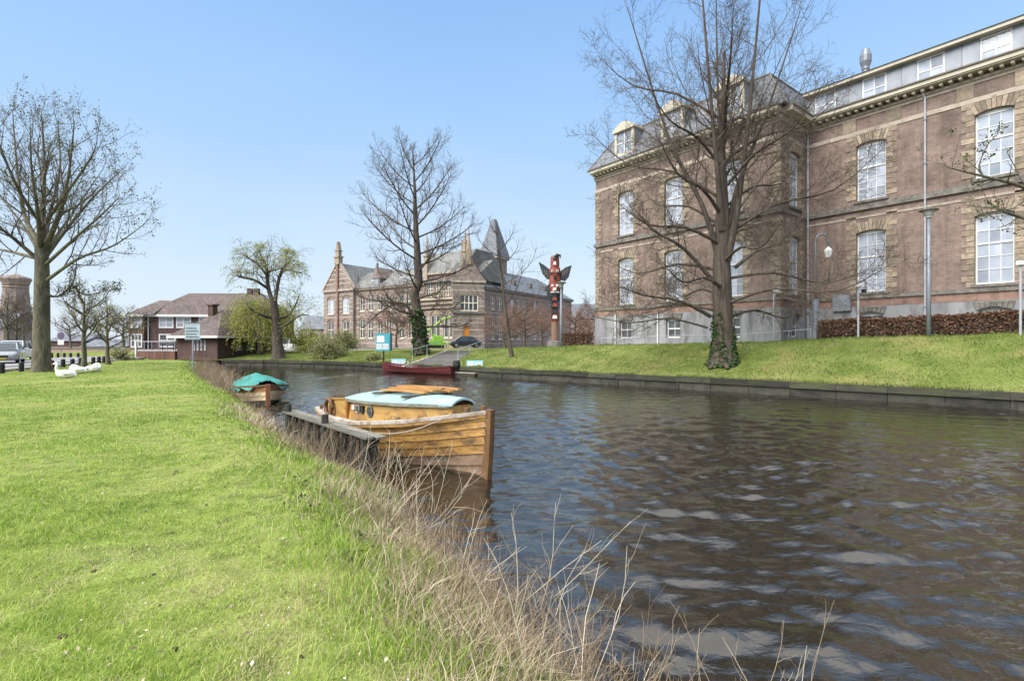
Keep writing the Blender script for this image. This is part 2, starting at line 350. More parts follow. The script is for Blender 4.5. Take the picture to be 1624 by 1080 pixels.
NW = np.array([(16, -18), (11, -9), (6.6, -3), (3.0, -.3), (1.0, 2.2), (.3, 3.2), (-1.5, 6.6), (-4.75, 10.9), (-8.1, 15.9), (-14.9, 25.5), (-23.8, 40), (-27, 45), (-40, 64)], float)
def wob(y): return .14 * np.sin(y * 2.1) + .09 * np.sin(y * 4.7 + 1) + .05 * np.sin(y * 9.3 + 2)
def xw(y): return np.interp(y, NW[:, 1], NW[:, 0]) + wob(y) * .7
def d_near(x, y):
    d = (xw(y) - x) * .83
    e = np.maximum(46.2 - y - .1 * (x + 25), -34 - x)
    return np.minimum(d, e)
def bumps(x, y): return .018 * np.sin(x * 1.7 + y * .9) + .014 * np.sin(x * .8 - y * 1.9 + 1) + .01 * np.sin(x * 3.9 + 2) * np.sin(y * 3.3)
def gz_near(x, y):
    x = np.asarray(x, float); y = np.asarray(y, float); d = d_near(x, y)
    h = np.interp(d, [-2, 0, .45, 1.1, 1.6, 6, 30], [-1.0, -.02, .26, .50, .55, .55, .55])
    return h + bumps(x, y) * np.clip(d, 0, 1)

ys = np.concatenate([np.arange(-14, 12, .22), np.arange(12, 30, .5), np.arange(30, 66, .8)])
os_ = np.concatenate([np.arange(-2.4, 0, .3), np.arange(0, 2.4, .12), np.arange(2.4, 9, .3), np.arange(9, 40, .9), np.arange(40, 140, 8)])
Yg, Og = np.meshgrid(ys, os_, indexing='ij'); Xg = xw(Yg) - Og / .83
Zg = gz_near(Xg, Yg)
ny, no = Yg.shape
ii = np.arange(ny * no).reshape(ny, no)
qd = np.stack([ii[:-1, :-1], ii[1:, :-1], ii[1:, 1:], ii[:-1, 1:]], -1).reshape(-1, 4)
lm_ = np_mesh('lawn', np.stack([Xg, Yg, Zg], -1), qd, m=K['lawn'], smooth=True)
K['banksoil'] = M('bank_soil', (.075, .058, .038), (.14, .13, .055), scale=3.5, rough=.95, bump=.8, bscale=30, spec=.1, world=True)
lm_.materials.append(K['banksoil'])
dq_ = d_near(Xg, Yg)[:-1, :-1] + .16 * np.sin(Yg[:-1, :-1] * 5.1) * np.sin(Yg[:-1, :-1] * 2.3 + 1)
lm_.polygons.foreach_set('material_index', (dq_ < .62).astype(np.int32).ravel())
lawn = inst('lawn', lm_, None)
tag(lawn, 'bright green mown lawn along the near canal bank', kind='structure')

# far bank: polyline of the quay edge, offsets along its normal
QP = np.array([(75.6, -37.5), (38.3, -4.1), (15.94, 15.94), (2.98, 27.5), (-1.63, 31.6), (-5, 34.6), (-10.4, 39), (-15, 42.2), (-21.5, 45.8), (-27, 47.5), (-34, 49.6), (-60, 55), (-140, 66)], float)
seg = np.linalg.norm(np.diff(QP, axis=0), axis=1); cum = np.concatenate([[0], np.cumsum(seg)])
tq = np.concatenate([np.arange(0, cum[1], 6), np.arange(cum[1], cum[2], 2), np.arange(cum[2], cum[10], .5), np.arange(cum[10], cum[12], 5)])
def quay_at(t):
    return np.stack([np.interp(t, cum, QP[:, 0]), np.interp(t, cum, QP[:, 1])], -1)
def quay_n(t):
    a = quay_at(np.asarray(t) + 2.0) - quay_at(np.asarray(t) - 2.0); a = a / np.linalg.norm(a, axis=-1, keepdims=True)
    return np.stack([a[..., 1], -a[..., 0]], -1)
def prof_far(xq, d):
    H = np.interp(xq, [-60, -27, -15, -9, -3, 2, 7.3, 10.7, 13.7, 18, 60], [1.15, 1.1, 1.25, 1.35, 1.72, 1.93, 2.03, 2.25, 2.38, 2.52, 2.6])
    G = np.interp(xq, [-60, -27, -9, 0], [1.15, 1.1, 1.4, 1.9])
    f = np.interp(d, [0, .3, 2, 4, 5.5, 6.5], [0, .02, .33, .70, .95, 1.0])
    h = .46 + (H - .46) * f
    return np.where(d > 7.2, H + (G - H) * np.clip((d - 7.2) / 1.2, 0, 1), h)
# steps cut into the bank
ST0 = np.array([-5.9, 35.7]); ST1 = np.array([-4.0, 45.0]); STL = np.linalg.norm(ST1 - ST0); STD = (ST1 - ST0) / STL; STN = np.array([STD[1], -STD[0]])
def far_z(x, y, xq, d):
    h = prof_far(xq, d) + bumps(x * 1.3, y * 1.3) * 1.2 * np.clip(d, 0, 1) * np.clip((9 - d), 0, 1)
    s = (x - ST0[0]) * STD[0] + (y - ST0[1]) * STD[1]; l = (x - ST0[0]) * STN[0] + (y - ST0[1]) * STN[1]
    zs = .42 + np.clip(s / STL, 0, 1) * .95
    return np.where((np.abs(l) < 1.9) & (s > -2) & (s < STL + .5), np.minimum(h, zs - .12), h)
off = np.array([0, .3, .6, 1, 1.5, 2, 2.5, 3, 3.5, 4, 4.5, 5, 5.5, 6, 6.5, 7.2, 7.8, 8.4, 10, 14, 20, 30])
QT = quay_at(tq); QN = quay_n(tq)
Xf = QT[:, None, 0] + QN[:, None, 0] * off; Yf = QT[:, None, 1] + QN[:, None, 1] * off
Zf = far_z(Xf, Yf, np.repeat(QT[:, :1], len(off), 1), np.repeat(off[None], len(tq), 0))
n1, n2 = Xf.shape; ii = np.arange(n1 * n2).reshape(n1, n2)
ng = int(np.searchsorted(off, 8.4))
qb = np.stack([ii[:-1, :-1], ii[:-1, 1:], ii[1:, 1:], ii[1:, :-1]], -1)
me = np_mesh('grass_bank', np.stack([Xf, Yf, Zf], -1), qb.reshape(-1, 4), m=K['bankturf'], smooth=True)
me.materials.append(K['asphalt'])
mi = np.zeros(qb.shape[:2], np.int32); mi[:, ng:] = 1
mi[(QT[:-1, 0] < -9) & (QT[:-1, 0] > -26)] = 0
me.polygons.foreach_set('material_index', mi.ravel())
tag(inst('grass_bank', me, None), 'sloping grass bank on the far side of the canal', kind='structure')
# one big sheet to the horizon, just under the bank's own paving
tag(MB().face([(-4000, 60, .98), (4000, 60, .98), (4000, 6000, .98), (-4000, 6000, .98)]).build('ground', K['ground']), 'paved town ground reaching to the horizon', kind='structure')
tag(MB().face([(-400, -60, -1.4), (400, -60, -1.4), (400, 120, -1.4), (-400, 120, -1.4)]).build('canal_bed', K['soil']), 'muddy bed under the canal water', kind='structure')

def far_point(px, d):
    """where the view ray of photo column px stands d metres behind the quay edge"""
    r = (px - PX) / F; best = None
    for t in np.arange(cum[1], cum[11], .1):
        q = quay_at(t) + quay_n(t) * d; e = abs(q[0] / q[1] - r)
        if best is None or e < best[0]: best = (e, q, quay_at(t)[0], t)
    e, q, xq, t = best
    return Vector((q[0], q[1], float(far_z(q[0], q[1], xq, d)))), t

# water -----------------------------------------------------------
def water_material():
    m, nt, b = new_mat('canal_water'); L = nt.links.new
    b.inputs['Base Color'].default_value = (.014, .012, .008, 1); b.inputs['Roughness'].default_value = .035
    b.inputs['Specular Tint'].default_value = (1, .94, .86, 1); b.inputs['IOR'].default_value = 1.85; b.inputs['Specular IOR Level'].default_value = .5
    g = N(nt, 'ShaderNodeNewGeometry'); mp = N(nt, 'ShaderNodeMapping', Rotation=(0, 0, R(18)), Scale=(.85, 1.35, 1)); L(g.outputs['Position'], mp.inputs[0])
    n1 = N(nt, 'ShaderNodeTexNoise', Scale=5.5, Detail=4., Roughness=.55, Distortion=.3); L(mp.outputs[0], n1.inputs['Vector'])
    n2 = N(nt, 'ShaderNodeTexNoise', Scale=1.7, Detail=2., Roughness=.5, Distortion=.8); L(mp.outputs[0], n2.inputs['Vector'])
    b1 = N(nt, 'ShaderNodeBump', Strength=.42, Distance=.03); L(n1.outputs['Fac'], b1.inputs['Height'])
    b2 = N(nt, 'ShaderNodeBump', Strength=.22, Distance=.08); L(n2.outputs['Fac'], b2.inputs['Height']); L(b1.outputs[0], b2.inputs['Normal'])
    L(b2.outputs[0], b.inputs['Normal'])
    return m
K['water'] = water_material()
yr = [-14.0]
while yr[-1] < 75: yr.append(yr[-1] + (.6 if yr[-1] < -3 else max(.055, .0085 * yr[-1])))
yr = np.array(yr); ar = np.linspace(-1.36, 1.36, 820)
Yw, Aw = np.meshgrid(yr, ar, indexing='ij'); Xw = Aw * (Yw + 15) * .88
def waves(x, y, ds):
    z = np.zeros_like(x); r = np.random.default_rng(3)
    gust = .66 + .34 * np.sin(x * .35 + y * .22 + 1.3 * np.sin(y * .17)) * np.sin(x * .13 - y * .31 + .8)
    for k in range(42):
        lam = .14 * (1.052 ** k) * r.uniform(.9, 1.1)
        th = R(74) + r.normal(0, .5)
        kx, ky = math.cos(th) * 2 * math.pi / lam, math.sin(th) * 2 * math.pi / lam
        amp = .0062 * (lam / .5) ** .6
        ph = r.uniform(0, 6.28) + .8 * np.sin(x * .21 * r.uniform(.5, 1.5) + y * .17)
        fade = np.clip(lam / ds / 2.6 - .5, 0, 1)
        sn = np.sin(kx * x + ky * y + ph); z += amp * fade * (.5 * sn + .5 * (1 - 2 * np.abs(np.sin((kx * x + ky * y + ph) / 2))) * 1.2)
    return z * gust
ds = np.maximum(np.gradient(yr)[:, None] * np.ones_like(Aw), (Yw + 15) * .88 * (ar[1] - ar[0]))
Zw = waves(Xw, Yw, ds)
nw1, nw2 = Xw.shape; ii = np.arange(nw1 * nw2).reshape(nw1, nw2)
qw = np.stack([ii[:-1, :-1], ii[:-1, 1:], ii[1:, 1:], ii[1:, :-1]], -1).reshape(-1, 4)
cx = (Xw[:-1, :-1] + Xw[1:, 1:]).ravel() / 2; cy = (Yw[:-1, :-1] + Yw[1:, 1:]).ravel() / 2
dfar = np.full(len(cx), 1e9)
fx = np.interp(cx[None], QP[::-1, 0], QP[::-1, 1])[0]   # quay line as y(x)
keep = (d_near(cx, cy) < .6) & (cy < fx + 2.5)
tag(inst('water', np_mesh('water', np.stack([Xw, Yw, Zw], -1), qw[keep], m=K['water'], smooth=True), None), 'rippled dark brown canal water', kind='structure')

# ------------------------------------------------------------------ vegetation builders
def nrm(a): return a / np.maximum(np.linalg.norm(a, axis=-1, keepdims=True), 1e-9)
def grow(r, P, Dv, Ln, Rd, n, jit=.15, trop=0., tip=.25, droop=None):
    """grow N chains at once: returns points (N, n+1, 3) and radii (N, n+1)"""
    P = np.array(P, float); Dv = nrm(np.array(Dv, float)); pts = [P.copy()]
    for j in range(n):
        up = trop if not hasattr(trop, '__len__') else trop[j]
        Dv = nrm(Dv + r.normal(0, jit, Dv.shape) + np.array([0, 0, up]))
        P = P + Dv * (Ln / n)[:, None]; pts.append(P.copy())
    t = np.linspace(0, 1, n + 1)
    return np.stack(pts, 1), Rd[:, None] * (1 - (1 - tip) * t)[None]
def spawn(r, pts, rad, m, t0=.25, t1=1., ang=(45, 12), lf=.55, rf=.6, shape=.5, plen=None, flat=0., rmin=.003):
    Np, n1, _ = pts.shape; n = n1 - 1
    t = t0 + (t1 - t0) * (np.arange(m)[None] + r.uniform(0, 1, (Np, m))) / m
    f = np.clip(t * n, 0, n - 1e-4); i = f.astype(int); u = (f - i)[..., None]
    a = np.take_along_axis(pts, i[..., None], 1); b = np.take_along_axis(pts, (i + 1)[..., None], 1)
    P = a * (1 - u) + b * u; T = nrm(b - a)
    ra = np.take_along_axis(rad, i, 1)
    th = R(1) * r.normal(ang[0], ang[1], (Np, m)); az = r.uniform(0, 2 * np.pi, (Np, 1)) + np.arange(m)[None] * 2.4 + r.normal(0, .4, (Np, m))
    ref = np.where(np.abs(T[..., 2:3]) < .9, np.array([0, 0, 1.]), np.array([1., 0, 0]))
    s = nrm(np.cross(T, ref)); q = np.cross(s, T)
    side = s * np.cos(az)[..., None] + q * np.sin(az)[..., None]
    if flat: side[..., 2] *= (1 - flat); side = nrm(side)
    Dv = T * np.cos(th)[..., None] + side * np.sin(th)[..., None]
    if plen is None: plen = np.linalg.norm(np.diff(pts, axis=1), axis=-1).sum(1)
    Ln = plen[:, None] * lf * (1 - shape * (t - t0) / max(1e-6, t1 - t0)) * r.uniform(.65, 1.3, (Np, m))
    Rd = np.maximum(ra * rf, rmin)
    return P.reshape(-1, 3), Dv.reshape(-1, 3), Ln.ravel(), Rd.ravel()
def tubes(groups):
    """groups: list of (pts (N,n,3), rad (N,n), sides) -> verts, quads"""
    V = []; Q = []; base = 0
    for pts, rad, k in groups:
        Nn, n, _ = pts.shape
        T = np.empty_like(pts); T[:, 1:-1] = pts[:, 2:] - pts[:, :-2]; T[:, 0] = pts[:, 1] - pts[:, 0]; T[:, -1] = pts[:, -1] - pts[:, -2]
        T = nrm(T); m = nrm(pts[:, -1] - pts[:, 0])
        ref = np.where(np.abs(m[:, 2:3]) < .8, np.array([0, 0, 1.]), np.array([.9, .43, 0]))[:, None]
        A = nrm(np.cross(T, np.broadcast_to(ref, T.shape))); B = np.cross(T, A)
        th = 2 * np.pi * np.arange(k) / k
        v = pts[:, :, None] + rad[:, :, None, None] * (A[:, :, None] * np.cos(th)[None, None, :, None] + B[:, :, None] * np.sin(th)[None, None, :, None])
        V.append(v.reshape(-1, 3))
        idx = base + np.arange(Nn * n * k).reshape(Nn, n, k); nx = np.roll(idx, -1, 2)
        Q.append(np.stack([idx[:, :-1], nx[:, :-1], nx[:, 1:], idx[:, 1:]], -1).reshape(-1, 4)); base += Nn * n * k
    return np.concatenate(V), np.concatenate(Q)
def leaf_mesh(name, r, P, size, m, asp=.6, up=0., hang=False):
    """one small bent leaf (two triangles) per point"""
    n = len(P); s = size * r.uniform(.6, 1.35, n)
    d = r.normal(0, 1, (n, 3)); d[:, 2] += up
    if hang: d[:, 2] = -np.abs(d[:, 2]) * 1.6 - .6
    d = nrm(d); e = nrm(np.cross(d, r.normal(0, 1, (n, 3)))); f = np.cross(d, e)
    a = P; b = P + d * s[:, None]; c1 = P + (d * .5 + e * asp * .5 + f * .1) * s[:, None]; c2 = P + (d * .5 - e * asp * .5 + f * .1) * s[:, None]
    V = np.stack([a, c1, b, c2], 1); i = np.arange(n)[:, None] * 4
    tr = np.concatenate([i + np.array([0, 1, 2]), i + np.array([0, 2, 3])])
    return np_mesh(name, V, None, tr, m, attr=np.repeat(r.uniform(0, 1, n), 4))
def vnoise(x, y, seed=0, oct=3):
    g = np.random.default_rng(900 + seed).uniform(0, 1, (64, 64)); z = 0; a = .5; s = 0
    for k in range(oct):
        xx, yy = x * 2 ** k + 17.3 * k, y * 2 ** k + 5.1 * k; i, j = np.floor(xx).astype(int), np.floor(yy).astype(int); u, v = xx - i, yy - j; u = u * u * (3 - 2 * u); v = v * v * (3 - 2 * v)
        q = lambda p, t: g[p % 64, t % 64]
        z = z + a * ((q(i, j) * (1 - u) + q(i + 1, j) * u) * (1 - v) + (q(i, j + 1) * (1 - u) + q(i + 1, j + 1) * u) * v); s += a; a *= .5
    return z / s
def blades(name, r, X, Y, Z, H, W, m, lean=.35, bias=(0, 0), col=None):
    n = len(X); az = r.uniform(0, 2 * np.pi, n); ln = np.abs(r.normal(lean, lean * .5, n)) * H
    lx = np.cos(az) * ln + bias[0] * H; ly = np.sin(az) * ln + bias[1] * H
    fa = r.uniform(0, np.pi, n); wx = np.cos(fa) * W / 2; wy = np.sin(fa) * W / 2
    P = np.stack([X, Y, Z], -1)
    o = np.zeros((n, 5, 3))
    o[:, 0] = P + np.stack([-wx, -wy, 0 * wx], -1); o[:, 1] = P + np.stack([wx, wy, 0 * wx], -1)
    mid = P + np.stack([lx * .35, ly * .35, H * .62], -1); ww = np.stack([wx, wy, 0 * wx], -1) * .75
    o[:, 2] = mid + ww; o[:, 3] = mid - ww; o[:, 4] = P + np.stack([lx, ly, H * .95], -1)
    i = np.arange(n)[:, None] * 5
    col = r.uniform(0, 1, n) if col is None else col
    return np_mesh(name, o, i + np.array([0, 1, 2, 3]), i + np.array([3, 2, 4]), m, attr=np.repeat(col, 5))
def pick(r, groups, n):
    """n random points on the last chains"""
    pts = groups[0]; i = r.integers(0, len(pts), n); t = r.uniform(.25, 1, n) * (pts.shape[1] - 1 - 1e-6); j = t.astype(int); u = (t - j)[:, None]
    return pts[i, j] * (1 - u) + pts[i, j + 1] * u
def A(*v): return np.array(v, float)
def tree_obj(name, label, base, trunk_groups, crown_groups, mt, mc, extra=None, group=None):
    t = thing(name, label, 'tree', base, 0, group); b = np.array(base)
    v, q = tubes(trunk_groups); rr_ = np.random.default_rng(len(v))
    c_ = v - b; dr_ = .035 * np.sin(c_[:, 2] * 3.1 + 2 * np.sin(c_[:, 0] * 7)) * np.sin(c_[:, 0] * 9 + c_[:, 2] * 1.7) + rr_.normal(0, .008, len(v)); k_ = np.clip(1 - c_[:, 2] / 6, 0, 1); v = v + np.stack([dr_, np.roll(dr_, 7), 0 * dr_], -1) * k_[:, None]
    inst('trunk', np_mesh('trunk', v - b, q, m=mt, smooth=True), t)
    v, q = tubes(crown_groups); inst('crown', np_mesh('crown', v - b, q, m=mc, smooth=True), t)
    return t
def shift_mesh(me, b):
    co = np.empty(len(me.vertices) * 3, np.float32); me.vertices.foreach_get('co', co)
    me.vertices.foreach_set('co', (co.reshape(-1, 3) - np.array(b, np.float32)).ravel()); me.update(); return me
def trunk_chain(base, top, radii, r, n=16, jit=.02):
    b, tp = np.array(base, float), np.array(top, float); t = np.linspace(0, 1, n + 1)
    p = b + (tp - b) * t[:, None]; p[1:-1, :2] += np.cumsum(r.normal(0, jit, (n - 1, 2)), 0) * np.sin(np.pi * t[1:-1])[:, None]
    rr = np.interp(t, [x for x, _ in radii], [y for _, y in radii])
    return p[None], rr[None]

# ------------------------------------------------------------------ buildings
def facade(mb, Mf, u0, u1, z0, z1, ops, rev=.22, arc=0.0):
    """wall sheet with openings (ua, ub, za, zb, rise); Mf(u, depth, z) -> local xyz; reveals go rev deep"""
    us = sorted({u0, u1, *[o[0] for o in ops], *[o[1] for o in ops]}); zs = sorted({z0, z1, *[o[2] for o in ops], *[o[3] + o[4] for o in ops]})
    for a, b in zip(us, us[1:]):
        for c, d in zip(zs, zs[1:]):
            um, zm = (a + b) / 2, (c + d) / 2
            if any(o[0] < um < o[1] and o[2] < zm < o[3] + o[4] for o in ops): continue
            mb.face([Mf(a, 0, c), Mf(b, 0, c), Mf(b, 0, d), Mf(a, 0, d)])
    for ua, ub, za, zb, ri in ops:
        top = [(ua + (ub - ua) * i / 8, zb + ri * (1 - (2 * i / 8 - 1) ** 2)) for i in range(9)] if ri else [(ua, zb), (ub, zb)]
        if ri:
            for (p, q), (s, t) in zip(top, top[1:]):
                mb.face([Mf(p, 0, q), Mf(s, 0, t), Mf(s, 0, zb + ri + .0), Mf(p, 0, zb + ri + .0)])
        loop = [(ua, za), (ub, za)] + top[::-1]
        for (p, q), (s, t) in zip(loop, loop[1:] + loop[:1]):
            mb.face([Mf(p, 0, q), Mf(s, 0, t), Mf(s, rev, t), Mf(p, rev, q)])
_wc = {}
def window(parent, loc, rz, w, h, cols, rows, rise=0., fw=.07, bar=.028, pane='pane', frame='white', dep=.16, rail=None):
    """sash window as a part: frame, with pane, glazing_bar and meeting_rail as sub-parts; origin bottom middle, y inward"""
    key = (w, h, cols, rows, rise, pane, frame, fw, rail, dep, bar)
    if key not in _wc:
        f = MB(); f.box(-w/2, dep, 0, -w/2+fw, dep+.07, h); f.box(w/2-fw, dep, 0, w/2, dep+.07, h); f.box(-w/2+fw, dep, 0, w/2-fw, dep+.07, fw*1.2)
        if rise:
            arcp = [(-w/2 + w*i/8, h + rise*(1-(2*i/8-1)**2)) for i in range(9)]
            f.prism([(-w/2+fw, h-fw), (w/2-fw, h-fw), (w/2 - .001, h)] + arcp[::-1][1:-1] + [(-w/2 + .001, h)], lambda a, b, c: (a, c, b), dep, dep+.07)
        else: f.box(-w/2+fw, dep, h-fw, w/2-fw, dep+.07, h)
        iw = (w-2*fw)/cols; ih = (h-2.2*fw)/rows
        p = MB().box(-iw/2, dep+.035, 0, iw/2, dep+.05, ih)
        g = MB().box(-bar/2, dep+.012, 0, bar/2, dep+.034, h-2.2*fw)
        g2 = MB().box(-w/2+fw, dep+.008, -bar/2, w/2-fw, dep+.034, bar/2)
        r_ = MB().box(-w/2+fw, dep-.01, -.04, w/2-fw, dep+.034, .04)
        _wc[key] = (f.mesh('window', K[frame]), p.mesh('pane', K[pane]), g.mesh('glazing_bar', K[frame]), g2.mesh('glazing_bar', K[frame]), r_.mesh('meeting_rail', K[frame]), iw, ih)
    f, p, g, g2, r_, iw, ih = _wc[key]
    o = inst('window', f, parent, loc, rz)
    for c in range(cols):
        for k in range(rows):
            inst('pane', p, o, (-w/2+fw+iw*(c+.5), 0, fw*1.2+ih*k))
        if c: inst('glazing_bar', g, o, (-w/2+fw+iw*c, 0, fw*1.2))
    for k in range(1, rows):
        if rail and k == rail: inst('meeting_rail', r_, o, (0, 0, fw*1.2+ih*k))
        else: inst('glazing_bar', g2, o, (0, .002, fw*1.2+ih*k))
    return o

BROT = math.atan2(-.789, .614)
PRX, PRY, BG = 14.85, 28.3, 1.85
def front(x0, y0): return lambda u, d, z: (x0 + u, y0 + d, z)
def side(x0, y0): return lambda u, d, z: (x0 - d, y0 + u, z)          # wall facing +x, u runs along +y
WW, LZ0, LZ1, UZ0, UZ1, EV = 1.36, 2.98, 6.2, 7.98, 11.0, 13.2
bl_long = MB().box(-.48, -.03, .012, 0, .1, .262).mesh('jamb_stone', K['stone']); bl_short = MB().box(-.30, -.03, .012, 0, .1, .262).mesh('jamb_stone', K['stone'])
bl_longr = MB().box(0, -.03, .012, .48, .1, .262).mesh('jamb_stone', K['stone']); bl_shortr = MB().box(0, -.03, .012, .30, .1, .262).mesh('jamb_stone', K['stone'])
def jambs(b, fn, u, rz, zlo, zhi):
    """rusticated stone strips either side of a bay"""
    n = int((zhi - zlo) / .274)
    for i in range(n):
        z = zlo + i * .274
        if abs(z - 7.5) < .3: continue
        inst('jamb_stone', bl_long if i % 2 else bl_short, b, fn(u - WW/2 - .012, 0, z), rz)
        inst('jamb_stone', bl_longr if i % 2 else bl_shortr, b, fn(u + WW/2 + .012, 0, z), rz)
def voussoirs(b, fn, u, rz, z, rise=.13, hgt=.52):
    n = 9
    for i in range(n):
        a0, a1 = i / n, (i + 1) / n; g = .012
        def low(a): return (-WW/2 + WW*a, rise * (1 - (2*a-1)**2) + .012)
        def top(a): return ((-WW/2 + WW*a) * 1.34, rise*.55 + hgt + (.14 if i == n // 2 else 0))
        l0, l1, t0, t1 = low(a0), low(a1), top(a0), top(a1)
        m = MB().prism([(l0[0]+g, l0[1]), (l1[0]-g, l1[1]), (t1[0]-g, t1[1]), (t0[0]+g, t0[1])], lambda p, q, c: (p, c, q), -.045, .08)
        m.build('voussoir', K['stone'], b, fn(u, 0, z), rz, fix=True)
def dressing(b, fn, u, rz):
    """one bay: two tall sash windows with arches, stone jambs, sills and a basement light"""
    window(b, fn(u, 0, LZ0), rz, WW, LZ1 - LZ0, 3, 5, .13, rail=3)
    window(b, fn(u, 0, UZ0), rz, WW, UZ1 - UZ0, 3, 5, .13, rail=3)
    for z in (LZ1, UZ1): voussoirs(b, fn, u, rz, z)
    jambs(b, fn, u, rz, 2.86, 12.0)
    for z in (LZ0, UZ0): MB().box(-WW/2-.12, -.12, -.14, WW/2+.12, .2, -.005).build('sill', K['string'], b, fn(u, 0, z), rz)
def ops_for(us): return [o for u in us for o in ((u-WW/2, u+WW/2, LZ0, LZ1, .13), (u-WW/2, u+WW/2, UZ0, UZ1, .13), (u-.55, u+.55, .55, 1.75, .12))]
def courses(b, fn, rz, u0, u1, us, piers=True):
    """string courses, frieze, cornice with modillions along one wall"""
    def bar(name, m, z0, z1, prj, a=u0, c=u1): MB().box(a, -prj, z0, c, .05, z1).build(name, m, b, fn(0, 0, 0), rz)
    bar('string_course', K['string'], 2.62, 2.80, .10); bar('string_course', K['string'], 7.46, 7.64, .13); bar('string_course', K['string'], 7.64, 7.80, .05)
    bar('stone_band', K['stone_pale'], 11.62, 11.84, .035); bar('stone_band', K['stone_pale'], 12.5, 12.66, .05)
    bar('stone_band', K['stone_pale'], 7.02, 7.13, .03)
    bar('cornice', K['stone_pale'], 12.66, 12.78, .12); bar('cornice', K['cornice'], 13.0, 13.2, .62); bar('cornice', K['lead'], 13.2, 13.27, .70)
    bar('soffit', K['cornice'], 12.94, 13.0, .56)
    md = MB().box(-.065, -.42, 12.80, .065, 0, 12.94).mesh('modillion', K['cornice'])
    n = int((u1 - u0) / .36)
    for i in range(n): inst('modillion', md, b, fn(u0 + (i + .5) * (u1 - u0) / n, 0, 0), rz)
def basement(b, fn, rz, u):
    window(b, fn(u, 0, .55), rz, 1.1, 1.2, 2, 2, .12, pane='pane_dark', rail=1)
    n = 7
    for i in range(n):
        a0 = -.62 + 1.24 * i / n; a1 = -.62 + 1.24 * (i + 1) / n
        MB().prism([(a0 + .01, .16 * (1 - (a0 / .62) ** 2) + .01), (a1 - .01, .16 * (1 - (a1 / .62) ** 2) + .01), (a1 * 1.18 - .01, .40), (a0 * 1.18 + .01, .40)], lambda p, q, c: (p, c, q), -.12, -.03).build('basement_arch_stone', K['string'], b, fn(u, 0, 1.75), rz, fix=True)

# main wing, running off the right edge of the picture
B0 = Vector((PRX + .789 * 3.2, PRY + .614 * 3.2, BG))
wingB = thing('brick_building', 'long brown brick wing with zinc attic storey, behind the clipped beech hedge', 'building', B0, BROT)
usB = [3.29, 8.2, 13.1, 18.0]; LB = 21.0
fB = front(0, 0); mb = MB(); facade(mb, fB, 0, LB, 2.2, 13.0, [o for o in ops_for(usB) if o[2] > 2]); mb.face([(LB, 0, 0), (LB, 12, 0), (LB, 12, 13), (LB, 0, 13)]).face([(0, 12, 0), (LB, 12, 0), (LB, 12, 13), (0, 12, 13)]); mb.build('wall', K['brick'], wingB)
mb = MB(); facade(mb, fB, 0, LB, -.3, 2.2, [o for o in ops_for(usB) if o[2] < 2]); mb.build('plinth_wall', K['plaster'], wingB, (0, -.05, 0))
MB().box(0, -.06, 2.2, LB, 0, 2.21).build('plinth_ledge', K['plaster'], wingB)
MB().box(0, -.02, 2.215, LB, .02, 2.615).build('brick_band', K['brick_red'], wingB)
for u in usB: dressing(wingB, fB, u, 0); basement(wingB, fB, 0, u)
courses(wingB, fB, 0, 0, LB, usB)
for i in range(4):
    for k, u in enumerate([0.0] + usB):   # recessed brick frieze panels between piers
        pass
pier = MB().box(-.32, -.05, 11.85, .32, .02, 12.49).mesh('frieze_pier', K['stone'])
for u in usB:
    for s in (-1, 1): inst('frieze_pier', pier, wingB, (u + s * 1.02, 0, 0))
# zinc attic
AY = .12
roofw = MB().box(0, AY + .1, 13.05, LB, 11.5, 14.75); roofw.build('attic_core', K['lead'], wingB)
pan = MB().box(-.315, AY, 13.27, .315, AY + .05, 14.66).mesh('cladding_panel', K['panel']); jo = MB().box(-.012, AY - .01, 13.27, .012, AY + .04, 14.66).mesh('panel_joint', K['lead'])
u = .98
while u < LB - 1:
    window(wingB, (u, AY - .14, 13.27), 0, 1.12, 1.38, 2, 2, 0, fw=.08, bar=.05, rail=None)
    for k in (0, 1):
        if u + 1.9 < LB: inst('cladding_panel', pan, wingB, (u + .56 + .325 + k * .65, 0, 0))
    inst('panel_joint', jo, wingB, (u + .56 + .65, 0, 0))
    u += 2.42
MB().box(0, AY, 13.27, .40, AY + .05, 14.66).build('cladding_panel', K['panel'], wingB)
MB().box(-.1, AY - .35, 14.68, LB, 11.6, 14.86).build('attic_fascia', K['cornice'], wingB)
MB().prism([(AY - .42, 14.86), (12, 14.86), (6, 15.5)], lambda a, c, x: (x, a, c), -.15, LB).build('attic_roof', K['lead'], wingB, fix=True)
vent = MB()._lathe([(.17, 14.9), (.17, 16.4), (.21, 16.45), (.21, 16.6), (.31, 16.9), (.31, 17.25), (.18, 17.65), (.06, 17.7)], (0, 0, 0), 12)
vent.build('roof_vent', K['panel'], wingB, (2.1, 3.0, 0), smooth=False)
def downpipe(b, loc, rz=0):
    m = MB().tube([(0, -.1, .1), (0, -.1, 12.0), (0, -.1, 12.5), (-.12, -.3, 12.95)], .045, 8)
    o = m.build('downpipe', K['pipe'], b, loc, rz)
    for z in (2.0, 4.4, 6.8, 9.2, 11.4): MB().tube([(0, -.1, z), (0, -.1, z + .08)], .075, 8).build('pipe_bracket', K['steel'], o)
downpipe(wingB, (5.65, 0, 0)); downpipe(wingB, (.16, -.02, 0))

